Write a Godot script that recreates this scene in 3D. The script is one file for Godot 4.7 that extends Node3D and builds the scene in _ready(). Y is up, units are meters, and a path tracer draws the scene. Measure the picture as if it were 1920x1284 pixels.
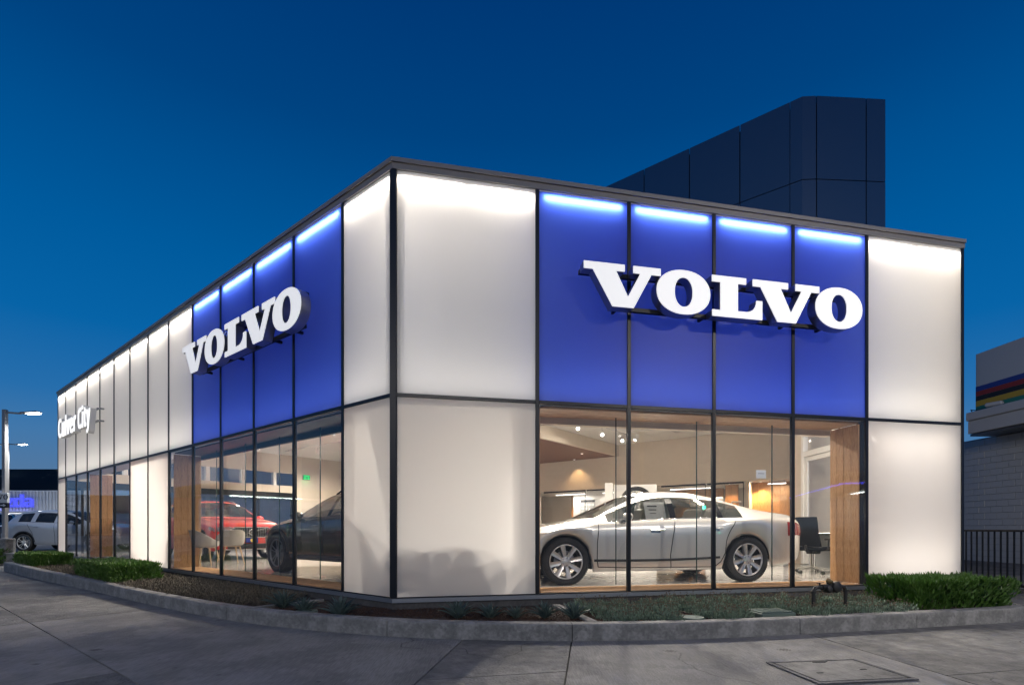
extends Node3D
# Corner car showroom at dusk. World: camera at x 0, z 0 looking along -z, y up, metres, pavement at y 0.

const TL := 0.672194          # turn of the long facade against the picture plane
const TR := 0.207612          # turn of the short facade
const CX := -1.42536          # corner of the building
const CZ := -6.2
const YB := 0.267             # bottom of the glazing
const YR := 2.704             # middle rail
const YT := 5.402             # top of the panels
const PITCH := 1.25
const FLOOR := 0.27
const CEIL := 4.30

var cl := cos(TL)
var sl := sin(TL)
var cr := cos(TR)
var sr := sin(TR)
var M := {}
var used := {}
var rng := RandomNumberGenerator.new()
var shared := {}

# ---------------------------------------------------------------- places
func on_r(r: float, y: float, w: float) -> Vector3:   # short facade: r along it, w inward, from the corner
	return Vector3(r * cr - w * sr, y, -(r * sr + w * cr))
func on_l(s: float, y: float, t: float) -> Vector3:   # long facade: s along it, t inward, from the corner
	return Vector3(-s * cl + t * sl, y, -(s * sl + t * cl))
func rw(r: float, y: float, w: float) -> Vector3:
	return on_r(r, y, w) + Vector3(CX, 0, CZ)
func lw(s: float, y: float, t: float) -> Vector3:
	return on_l(s, y, t) + Vector3(CX, 0, CZ)
func turn(a: float) -> Basis:
	return Basis(Vector3.UP, a)

# ---------------------------------------------------------------- mesh collecting
class MB:
	var v := PackedVector3Array()
	var n := PackedVector3Array()
	var uv := PackedVector2Array()
	var c := PackedColorArray()
	var ix := PackedInt32Array()
	var smooth := false
	var xf := Transform3D()
	func vert(p: Vector3, col := Color.WHITE, t := Vector2.ZERO) -> int:
		v.append(xf * p)
		n.append(Vector3.ZERO)
		c.append(col)
		uv.append(t)
		return v.size() - 1
	func tri_i(a: int, b: int, d: int) -> void:   # counter-clockwise from outside
		var nn := (v[b] - v[a]).cross(v[d] - v[a])
		n[a] += nn
		n[b] += nn
		n[d] += nn
		ix.append_array([a, d, b])
	func tri(a: Vector3, b: Vector3, d: Vector3, col := Color.WHITE) -> void:
		tri_i(vert(a, col), vert(b, col), vert(d, col))
	func quad(a: Vector3, b: Vector3, d: Vector3, e: Vector3, col := Color.WHITE) -> void:
		var i := vert(a, col, Vector2(0, 0))
		var j := vert(b, col, Vector2(1, 0))
		var k := vert(d, col, Vector2(1, 1))
		var l := vert(e, col, Vector2(0, 1))
		tri_i(i, j, k)
		tri_i(i, k, l)
	func box(o: Vector3, s: Vector3, bev := 0.0) -> void:
		var h := s * 0.5
		var b := minf(bev, minf(h.x, minf(h.y, h.z)) * 0.9)
		if b <= 0.0:
			for ax in 3:
				for sg in [-1.0, 1.0]:
					var u := Vector3.ZERO
					var w := Vector3.ZERO
					var m := Vector3.ZERO
					u[(ax + 1) % 3] = h[(ax + 1) % 3]
					w[(ax + 2) % 3] = h[(ax + 2) % 3] * sg
					m[ax] = h[ax] * sg
					quad(o + m - u - w, o + m + u - w, o + m + u + w, o + m - u + w)
			return
		# chamfered: six faces, twelve edges, eight corners
		for ax in 3:
			var a1 := (ax + 1) % 3
			var a2 := (ax + 2) % 3
			for sg in [-1.0, 1.0]:
				var u := Vector3.ZERO
				var w := Vector3.ZERO
				var m := Vector3.ZERO
				u[a1] = h[a1] - b
				w[a2] = (h[a2] - b) * sg
				m[ax] = h[ax] * sg
				quad(o + m - u - w, o + m + u - w, o + m + u + w, o + m - u + w)
			for s1 in [-1.0, 1.0]:
				for s2 in [-1.0, 1.0]:
					var p := Vector3.ZERO
					var q := Vector3.ZERO
					p[a1] = h[a1] * s1
					p[a2] = (h[a2] - b) * s2
					q[a1] = (h[a1] - b) * s1
					q[a2] = h[a2] * s2
					var e := Vector3.ZERO
					e[ax] = (h[ax] - b) * s1 * s2
					quad(o + p - e, o + p + e, o + q + e, o + q - e)
		for sx in [-1.0, 1.0]:
			for sy in [-1.0, 1.0]:
				for sz in [-1.0, 1.0]:
					var pa := o + Vector3(h.x * sx, (h.y - b) * sy, (h.z - b) * sz)
					var pb := o + Vector3((h.x - b) * sx, h.y * sy, (h.z - b) * sz)
					var pc := o + Vector3((h.x - b) * sx, (h.y - b) * sy, h.z * sz)
					if sx * sy * sz > 0:
						tri(pa, pb, pc)
					else:
						tri(pa, pc, pb)
	func bar(a: Vector3, b: Vector3, wd: float, ht: float, bev := 0.0) -> void:   # box from a to b
		var d := b - a
		var keep := xf
		var z := d.normalized()
		var up := Vector3.UP if absf(z.y) < 0.95 else Vector3.RIGHT
		var x := up.cross(z).normalized()
		xf = keep * Transform3D(Basis(x, z.cross(x), z), (a + b) * 0.5)
		box(Vector3.ZERO, Vector3(wd, ht, d.length()), bev)
		xf = keep
	func tube(path: Array, r: float, seg := 10, caps := true) -> void:
		var rings := []
		var side := Vector3.ZERO
		for i in path.size():
			var p: Vector3 = path[i]
			var q: Vector3 = path[mini(i + 1, path.size() - 1)]
			var o: Vector3 = path[maxi(i - 1, 0)]
			var d: Vector3 = (q - o).normalized()
			if side == Vector3.ZERO:
				side = d.cross(Vector3.UP if absf(d.y) < 0.9 else Vector3.RIGHT).normalized()
			side = (side - d * side.dot(d)).normalized()
			var up := d.cross(side)
			var ring := []
			for k in seg:
				var a := TAU * k / seg
				ring.append(vert(p + (side * cos(a) + up * sin(a)) * r))
			rings.append(ring)
		for i in rings.size() - 1:
			for k in seg:
				var k2 := (k + 1) % seg
				tri_i(rings[i][k], rings[i][k2], rings[i + 1][k2])
				tri_i(rings[i][k], rings[i + 1][k2], rings[i + 1][k])
		if caps:
			for e in [0, rings.size() - 1]:
				for k in range(1, seg - 1):
					var a: Vector3 = v[rings[e][0]]
					var b: Vector3 = v[rings[e][k]]
					var d: Vector3 = v[rings[e][k + 1]]
					var keep := xf
					xf = Transform3D()
					if e == 0:
						tri(a, d, b)
					else:
						tri(a, b, d)
					xf = keep
	func lathe(prof: Array, seg := 32) -> void:   # prof: Vector2(radius, z), turned round z
		var rings := []
		for p in prof:
			var ring := []
			for k in seg:
				var a := TAU * k / seg
				ring.append(vert(Vector3(cos(a) * p.x, sin(a) * p.x, p.y)))
			rings.append(ring)
		for i in rings.size() - 1:
			for k in seg:
				var k2 := (k + 1) % seg
				tri_i(rings[i][k], rings[i][k2], rings[i + 1][k2])
				tri_i(rings[i][k], rings[i + 1][k2], rings[i + 1][k])
	func extrude(poly: PackedVector2Array, z0: float, z1: float) -> void:
		var p := poly.duplicate()
		if Geometry2D.is_polygon_clockwise(p):
			p.reverse()
		var t := Geometry2D.triangulate_polygon(p)
		for i in range(0, t.size(), 3):
			var a := p[t[i]]
			var b := p[t[i + 1]]
			var d := p[t[i + 2]]
			if (b - a).cross(d - a) < 0:
				var q := b
				b = d
				d = q
			tri(Vector3(a.x, a.y, z1), Vector3(b.x, b.y, z1), Vector3(d.x, d.y, z1))
			tri(Vector3(a.x, a.y, z0), Vector3(d.x, d.y, z0), Vector3(b.x, b.y, z0))
		for i in p.size():
			var a := p[i]
			var b := p[(i + 1) % p.size()]
			quad(Vector3(a.x, a.y, z0), Vector3(b.x, b.y, z0), Vector3(b.x, b.y, z1), Vector3(a.x, a.y, z1))
	func grid(rows: Array, flip := false) -> void:   # rows of equal length, shared corners
		var id := []
		for r in rows:
			var line := []
			for p in r:
				line.append(vert(p))
			id.append(line)
		for i in id.size() - 1:
			for j in id[i].size() - 1:
				if flip:
					tri_i(id[i][j], id[i + 1][j + 1], id[i][j + 1])
					tri_i(id[i][j], id[i + 1][j], id[i + 1][j + 1])
				else:
					tri_i(id[i][j], id[i][j + 1], id[i + 1][j + 1])
					tri_i(id[i][j], id[i + 1][j + 1], id[i + 1][j])
	func mesh() -> ArrayMesh:
		var a := []
		a.resize(Mesh.ARRAY_MAX)
		for i in n.size():
			n[i] = n[i].normalized() if n[i].length_squared() > 0.0 else Vector3.UP
		a[Mesh.ARRAY_VERTEX] = v
		a[Mesh.ARRAY_NORMAL] = n
		a[Mesh.ARRAY_TEX_UV] = uv
		a[Mesh.ARRAY_COLOR] = c
		a[Mesh.ARRAY_INDEX] = ix
		var m := ArrayMesh.new()
		m.add_surface_from_arrays(Mesh.PRIMITIVE_TRIANGLES, a)
		return m

# ---------------------------------------------------------------- nodes
func numbered(called: String) -> String:
	used[called] = used.get(called, -1) + 1
	return called if used[called] == 0 else "%s_%03d" % [called, used[called]]
func meta(o: Node3D, label := "", category := "", group := "", kind := "") -> Node3D:
	if label: o.set_meta("label", label)
	if category: o.set_meta("category", category)
	if group: o.set_meta("group", group)
	if kind: o.set_meta("kind", kind)
	return o
func thing(called: String, label: String, category: String, at := Vector3.ZERO, ry := 0.0, group := "") -> Node3D:
	var o := Node3D.new()
	o.name = numbered(called)
	o.position = at
	o.rotation.y = ry
	add_child(o)
	return meta(o, label, category, group)
func part(parent: Node3D, called: String, m: Mesh, mat: Material, at := Vector3.ZERO, b := Basis()) -> MeshInstance3D:
	var o := MeshInstance3D.new()
	o.name = called
	o.mesh = m
	o.material_override = mat
	o.transform = Transform3D(b, at)
	parent.add_child(o, true)
	return o
func holder(parent: Node3D, called: String, at := Vector3.ZERO, b := Basis()) -> Node3D:
	var o := Node3D.new()
	o.name = called
	o.transform = Transform3D(b, at)
	parent.add_child(o, true)
	return o
func structure(called: String, m: Mesh, mat: Material, at := Vector3.ZERO, b := Basis()) -> MeshInstance3D:
	var o := part(self, numbered(called), m, mat, at, b)
	o.set_meta("kind", "structure")
	return o
func boxm(s: Vector3, bev := 0.0) -> Mesh:
	var key := [s, bev]
	if not shared.has(key):
		var b := MB.new()
		b.box(Vector3.ZERO, s, bev)
		shared[key] = b.mesh()
	return shared[key]
func sheet(w: float, h: float) -> Mesh:   # a pane in its own x and y, facing +z
	var key := ["sheet", w, h]
	if not shared.has(key):
		var b := MB.new()
		b.quad(Vector3(-w / 2, -h / 2, 0), Vector3(w / 2, -h / 2, 0), Vector3(w / 2, h / 2, 0), Vector3(-w / 2, h / 2, 0))
		shared[key] = b.mesh()
	return shared[key]
func dup(o: Node3D, at: Vector3, ry: float, label := "") -> Node3D:
	var r: Node3D = o.duplicate()
	r.name = numbered(str(o.name).trim_suffix("_000"))
	add_child(r)
	r.position = at
	r.rotation.y = ry
	if label: r.set_meta("label", label)
	return r

# ---------------------------------------------------------------- materials
func lin(r: float, g: float, b: float, a := 1.0) -> Color:
	return Color(r, g, b, a).linear_to_srgb()
func mat(called: String, col: Color, rough := 0.7, metal := 0.0) -> StandardMaterial3D:
	var m := StandardMaterial3D.new()
	m.resource_name = called
	m.albedo_color = col
	m.roughness = rough
	m.metallic = metal
	M[called] = m
	return m
func noise(freq: float, seed_: int, oct := 4, type := FastNoiseLite.TYPE_SIMPLEX_SMOOTH) -> FastNoiseLite:
	var n := FastNoiseLite.new()
	n.noise_type = type
	n.frequency = freq
	n.seed = seed_
	n.fractal_octaves = oct
	return n
func ramp(stops: Array) -> Gradient:
	var g := Gradient.new()
	var off := PackedFloat32Array()
	var cols := PackedColorArray()
	for s in stops:
		off.append(s[0])
		cols.append(s[1])
	g.offsets = off
	g.colors = cols
	return g
func ntex(n: FastNoiseLite, size := 512, g: Gradient = null, nm := false, bump := 4.0) -> NoiseTexture2D:
	var t := NoiseTexture2D.new()
	t.width = size
	t.height = size
	t.seamless = true
	t.noise = n
	if g: t.color_ramp = g
	if nm:
		t.as_normal_map = true
		t.bump_strength = bump
	return t
func grey(a: float, b: float, mid := 0.5) -> Gradient:
	return ramp([[0.0, lin(a, a, a)], [mid, lin((a + b) / 2, (a + b) / 2, (a + b) / 2)], [1.0, lin(b, b, b)]])
func tri_tex(m: StandardMaterial3D, t: Texture2D, scale: Vector3, world := true) -> void:
	m.albedo_texture = t
	m.uv1_triplanar = true
	m.uv1_world_triplanar = world
	m.uv1_scale = scale
func detail(m: StandardMaterial3D, t: Texture2D, scale: float) -> void:   # a second, coarser layer, multiplied
	m.detail_enabled = true
	m.detail_albedo = t
	m.detail_blend_mode = BaseMaterial3D.BLEND_MODE_MUL
	m.detail_uv_layer = BaseMaterial3D.DETAIL_UV_2
	m.uv2_triplanar = true
	m.uv2_world_triplanar = true
	m.uv2_scale = Vector3.ONE * scale
func glow(called: String, col: Color, e: float) -> StandardMaterial3D:
	var m := mat(called, col, 0.5)
	m.emission_enabled = true
	m.emission = col
	m.emission_energy_multiplier = e
	return m
func pane(called: String, col: Color, alpha: float) -> StandardMaterial3D:
	var m := mat(called, Color(col.r, col.g, col.b, alpha), 0.02)
	m.transparency = BaseMaterial3D.TRANSPARENCY_ALPHA
	return m
func frosted(called: String, through: Color, share: float, body: Color, alpha: float) -> StandardMaterial3D:
	var m := mat(called, Color(body.r, body.g, body.b, alpha), 0.42)
	m.transparency = BaseMaterial3D.TRANSPARENCY_ALPHA
	m.backlight_enabled = true
	m.backlight = lin(through.r * share * 2.0, through.g * share * 2.0, through.b * share * 2.0)
	return m

func stained(seed_: int, low: float) -> Texture2D:   # blotches, gum spots and fine cracks worn into concrete, in even light
	var n := noise(0.008, seed_, 5)
	n.domain_warp_enabled = true
	n.domain_warp_amplitude = 40.0
	var f := noise(0.05, seed_ + 1, 3)
	var size := 768
	var im := Image.create(size, size, false, Image.FORMAT_RGB8)
	var g := n.get_seamless_image(size, size)
	var h := f.get_seamless_image(size, size)
	for y in size:
		for x in size:
			var a := g.get_pixel(x, y).r * 0.75 + h.get_pixel(x, y).r * 0.25
			var v := lerpf(low, 1.0, smoothstep(0.25, 0.75, a))
			im.set_pixel(x, y, lin(v, v, v))
	var r := RandomNumberGenerator.new()
	r.seed = seed_
	for k in 70:   # trodden gum and oil drops
		var c := Vector2(r.randf() * size, r.randf() * size)
		var rad := r.randf_range(1.2, 3.6) * (2.2 if k % 14 == 0 else 1.0)
		var v := r.randf_range(0.35, 0.65)
		for y in range(int(c.y - rad) - 1, int(c.y + rad) + 2):
			for x in range(int(c.x - rad) - 1, int(c.x + rad) + 2):
				if Vector2(x, (y - c.y) * 1.25 + c.y).distance_to(c) < rad * (0.8 + 0.3 * sin(x * 1.7 + y)):
					var q := posmod(x, size)
					var w := posmod(y, size)
					im.set_pixel(q, w, lin(v, v * 0.98, v * 0.96))
	for k in 5:   # hairline cracks
		var p := Vector2(r.randf() * size, r.randf() * size)
		var d := Vector2.RIGHT.rotated(r.randf() * TAU)
		for i in 260:
			d = d.rotated(r.randfn() * 0.16)
			p += d
			im.set_pixel(posmod(int(p.x), size), posmod(int(p.y), size), lin(0.22, 0.21, 0.2))
	for k in 3:   # tyre scuffs
		var p := Vector2(r.randf() * size, r.randf() * size)
		var d := Vector2.RIGHT.rotated(r.randf() * TAU)
		for i in 420:
			d = d.rotated(0.0022)
			p += d
			for w in range(-9, 10):
				var q := p + d.orthogonal() * w
				var x := posmod(int(q.x), size)
				var y := posmod(int(q.y), size)
				if h.get_pixel(x, y).r > 0.42 + 0.02 * absf(w): 
					var o := im.get_pixel(x, y)
					im.set_pixel(x, y, o.lerp(lin(0.42, 0.42, 0.43), 0.35))
	return ImageTexture.create_from_image(im)

func materials() -> void:
	var m := mat("concrete", Color.WHITE, 0.85)
	tri_tex(m, ntex(noise(0.03, 3, 5), 1024, ramp([[0.0, lin(0.20, 0.195, 0.188)], [0.45, lin(0.27, 0.265, 0.255)], [0.6, lin(0.30, 0.292, 0.28)], [1.0, lin(0.37, 0.36, 0.345)]])), Vector3.ONE * 0.22)
	detail(m, stained(9, 0.60), 0.16)
	var fine := ntex(noise(0.35, 21, 2), 512, null, true, 5.0)
	m.normal_enabled = true
	m.normal_texture = fine
	m.normal_scale = 0.25
	var m2: StandardMaterial3D = m.duplicate()
	m2.resource_name = "concrete_dark"
	m2.albedo_color = lin(0.55, 0.55, 0.57)
	M["concrete_dark"] = m2
	m.albedo_color = lin(0.68, 0.68, 0.66)
	var m3: StandardMaterial3D = m.duplicate()
	m3.resource_name = "concrete_light"
	m3.albedo_color = lin(0.86, 0.85, 0.83)
	m3.uv1_scale = Vector3(2.2, 0.22, 0.14)
	m3.detail_albedo = stained(77, 0.70)
	M["concrete_light"] = m3
	var m4: StandardMaterial3D = m.duplicate()
	m4.resource_name = "kerb_concrete"
	m4.albedo_color = lin(1.0, 1.0, 0.98)
	m4.uv1_scale = Vector3.ONE * 0.6
	m4.uv2_scale = Vector3.ONE * 0.7
	M["kerb_concrete"] = m4
	var base: StandardMaterial3D = m.duplicate()
	base.resource_name = "plinth_concrete"
	base.albedo_color = lin(0.34, 0.33, 0.33)
	base.uv1_scale = Vector3.ONE * 0.5
	M["plinth_concrete"] = base
	m = mat("joint", lin(0.02, 0.02, 0.02), 0.95)
	m = mat("asphalt", Color.WHITE, 0.9)
	tri_tex(m, ntex(noise(0.2, 5, 3), 512, ramp([[0.0, lin(0.025, 0.025, 0.027)], [1.0, lin(0.075, 0.075, 0.078)]])), Vector3.ONE * 0.5)
	m = mat("soil", Color.WHITE, 0.95)
	tri_tex(m, ntex(noise(0.12, 8, 4), 512, ramp([[0.2, lin(0.012, 0.008, 0.006)], [0.55, lin(0.032, 0.018, 0.012)], [0.8, lin(0.06, 0.032, 0.02)]])), Vector3.ONE * 1.6)
	m.heightmap_enabled = false
	# facade
	frosted("frosted_white", Color(1.0, 0.985, 0.955), 0.72, lin(0.74, 0.74, 0.72), 0.985)
	frosted("frosted_low", Color(1.0, 0.985, 0.97), 0.54, lin(0.72, 0.71, 0.70), 0.997)
	frosted("blue_film", Color(0.10, 0.205, 1.0), 0.62, lin(0.012, 0.022, 0.20), 0.975)
	m = mat("mullion_metal", lin(0.014, 0.015, 0.019), 0.38, 0.3)
	m = mat("cap_metal", lin(0.20, 0.19, 0.19), 0.5, 0.2)
	m = mat("sill_metal", lin(0.30, 0.31, 0.33), 0.42, 0.7)
	m = mat("white_paint", lin(0.78, 0.77, 0.75), 0.75)
	m = mat("cavity_white", lin(0.88, 0.87, 0.85), 0.9)
	m = mat("beige_wall", Color.WHITE, 0.9)
	tri_tex(m, ntex(noise(0.05, 31, 3), 256, ramp([[0.0, lin(0.62, 0.545, 0.45)], [1.0, lin(0.66, 0.585, 0.49)]])), Vector3.ONE * 0.3)
	m = mat("ceiling_white", lin(0.76, 0.74, 0.70), 0.9)
	pane("clear_glass", lin(0.5, 0.55, 0.56), 0.04)
	pane("office_glass", lin(0.45, 0.52, 0.50), 0.07)
	m = mat("glass_edge", lin(0.02, 0.05, 0.045), 0.2)
	var wood_n := noise(0.02, 44, 5)
	m = mat("oak", Color.WHITE, 0.5)
	tri_tex(m, ntex(wood_n, 512, ramp([[0.0, lin(0.24, 0.125, 0.05)], [0.42, lin(0.36, 0.20, 0.09)], [0.55, lin(0.45, 0.265, 0.13)], [0.68, lin(0.33, 0.18, 0.08)], [1.0, lin(0.52, 0.32, 0.16)]])), Vector3(5.5, 0.45, 5.5), false)
	m.metallic_specular = 0.4
	var oak: StandardMaterial3D = m.duplicate()
	oak.resource_name = "oak_flat"
	oak.uv1_scale = Vector3(0.45, 5.5, 5.5)
	M["oak_flat"] = oak
	oak = m.duplicate()
	oak.resource_name = "oak_pale"
	oak.albedo_color = lin(1.0, 0.96, 0.86)
	M["oak_pale"] = oak
	m = mat("walnut", Color.WHITE, 0.6)
	tri_tex(m, ntex(noise(0.02, 51, 4), 512, ramp([[0.0, lin(0.11, 0.052, 0.026)], [0.5, lin(0.20, 0.10, 0.052)], [1.0, lin(0.27, 0.14, 0.075)]])), Vector3(0.5, 5.0, 5.0), false)
	m = mat("showroom_tile", Color.WHITE, 0.16)
	tri_tex(m, ntex(noise(0.02, 61, 4), 512, ramp([[0.0, lin(0.33, 0.315, 0.29)], [1.0, lin(0.46, 0.44, 0.41)]])), Vector3.ONE * 0.25)
	m = mat("sign_face", lin(0.85, 0.85, 0.84), 0.5)
	m.emission_enabled = true
	m.emission = lin(1.0, 0.985, 0.965)
	m.emission_energy_multiplier = 0.54
	var sf: StandardMaterial3D = m.duplicate()
	sf.resource_name = "sign_face_lit"
	sf.emission_energy_multiplier = 1.1
	M["sign_face_lit"] = sf
	m = mat("sign_return", lin(0.34, 0.34, 0.35), 0.32, 0.9)
	m = mat("dark_metal", lin(0.016, 0.016, 0.018), 0.45, 0.4)
	m = mat("panel_metal", lin(0.145, 0.16, 0.19), 0.32, 0.9)
	m = mat("black_plastic", lin(0.013, 0.013, 0.014), 0.45)
	m = mat("rubber", lin(0.010, 0.010, 0.011), 0.75)
	m = mat("chrome", lin(0.75, 0.75, 0.76), 0.1, 1.0)
	m = mat("brushed", lin(0.52, 0.51, 0.50), 0.28, 1.0)
	m = mat("alloy", lin(0.62, 0.60, 0.57), 0.30, 0.7)
	m = mat("alloy_dark", lin(0.24, 0.24, 0.245), 0.3, 0.7)
	m = mat("seat_leather", lin(0.33, 0.29, 0.24), 0.6)
	m = mat("chair_shell", lin(0.34, 0.31, 0.27), 0.75)
	m = mat("leg_wood", lin(0.46, 0.31, 0.17), 0.55)
	m = mat("paper", lin(0.74, 0.75, 0.74), 0.9)
	m = mat("poster_grey", lin(0.40, 0.41, 0.42), 0.8)
	m = mat("ink", lin(0.03, 0.03, 0.035), 0.8)
	m = mat("block_white", Color.WHITE, 0.9)
	tri_tex(m, ntex(noise(0.25, 71, 3), 256, ramp([[0.0, lin(0.44, 0.45, 0.47)], [1.0, lin(0.56, 0.57, 0.58)]])), Vector3.ONE * 1.2)
	m = mat("fascia_white", lin(0.62, 0.63, 0.66), 0.6)
	m = mat("roof_dark", Color.WHITE, 0.95)
	tri_tex(m, ntex(noise(0.2, 81, 3), 256, ramp([[0.0, lin(0.010, 0.012, 0.014)], [1.0, lin(0.028, 0.030, 0.034)]])), Vector3.ONE * 0.5)
	m = mat("leaf", Color.WHITE, 0.45)
	m.vertex_color_use_as_albedo = true
	m.backlight_enabled = true
	m.backlight = lin(0.14, 0.22, 0.05)
	m = mat("leaf_dull", Color.WHITE, 0.8)
	m.vertex_color_use_as_albedo = true
	m = mat("agave_leaf", Color.WHITE, 0.55)
	tri_tex(m, ntex(noise(0.06, 91, 3), 256, ramp([[0.0, lin(0.055, 0.085, 0.075)], [1.0, lin(0.105, 0.145, 0.125)]])), Vector3.ONE * 2.0, false)
	m = mat("bark", lin(0.06, 0.042, 0.03), 0.9)
	m = mat("lid_green", lin(0.10, 0.14, 0.115), 0.7)
	m = mat("pipe_paint", lin(0.03, 0.028, 0.027), 0.5, 0.3)
	m = mat("brass", lin(0.30, 0.22, 0.11), 0.4, 0.9)
	glow("lamp_white", lin(1.0, 0.96, 0.9), 14.0)
	glow("lamp_tube", lin(1.0, 0.97, 0.93), 4.0)
	glow("lamp_street", lin(0.92, 0.97, 1.0), 30.0)
	glow("exit_green", lin(0.02, 0.75, 0.18), 0.9)
	glow("sign_violet", lin(0.10, 0.12, 0.85), 0.75)
	glow("signal_green", lin(0.0, 1.0, 0.62), 40.0)
	glow("canopy_light", lin(0.85, 1.0, 0.9), 6.0)

# ---------------------------------------------------------------- light helpers
const DOWN := Basis(Vector3(1, 0, 0), Vector3(0, 0, -1), Vector3(0, 1, 0))   # turns -z to -y
func area(parent: Node3D, called: String, at: Vector3, b: Basis, size: Vector2, e: float, col: Color) -> void:
	var l := AreaLight3D.new()
	l.name = called
	l.area_size = size
	l.light_energy = e
	l.light_color = col
	l.shadow_enabled = true
	l.area_range = 30.0
	l.area_attenuation = 2.0
	l.transform = Transform3D(b, at)
	parent.add_child(l, true)
func spot(parent: Node3D, at: Vector3, aim: Vector3, e: float, angle: float, col: Color, size := 0.05) -> void:
	var l := SpotLight3D.new()
	l.name = "spot_beam"
	l.light_energy = e
	l.spot_angle = angle
	l.spot_angle_attenuation = 0.6
	l.spot_range = 40.0
	l.spot_attenuation = 2.0
	l.light_size = size
	l.light_color = col
	l.shadow_enabled = true
	parent.add_child(l, true)
	var d := (aim - at).normalized()
	l.global_transform = Transform3D(Basis.looking_at(d, Vector3.UP if absf(d.y) < 0.98 else Vector3.RIGHT), at)

# ---------------------------------------------------------------- the facade
func corner_at(d: float) -> Vector2:   # mitre of the two facades, d inward; x and depth from the corner
	var bis := Vector2(sr - sl, cr + cl).normalized()
	var k := -d / cos((TL + TR) / 2.0)
	return Vector2(bis.x * k, -bis.y * k)
func flat(p: Vector3) -> Vector2:
	return Vector2(p.x, -p.z)
func band(y0: float, y1: float, d0: float, d1: float, s_end := 17.083, r_end := 8.568, s_from := 0.0, r_from := 0.0) -> Mesh:
	var p := PackedVector2Array([flat(on_l(s_end, 0, d0)), corner_at(d0), flat(on_r(r_end, 0, d0)), flat(on_r(r_end, 0, d1)), corner_at(d1), flat(on_l(s_end, 0, d1))])
	var b := MB.new()
	b.xf = Transform3D(DOWN)
	b.extrude(p, y0, y1)
	return b.mesh()
func plate(pts: Array, y0: float, y1: float) -> Mesh:   # flat polygon given as (x, depth), between two heights
	var b := MB.new()
	b.xf = Transform3D(DOWN)
	b.extrude(PackedVector2Array(pts), y0, y1)
	return b.mesh()
func at_side(side: String, u: float, y: float, d: float) -> Vector3:
	return on_r(u, y, d) if side == "R" else on_l(u, y, d)

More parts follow.
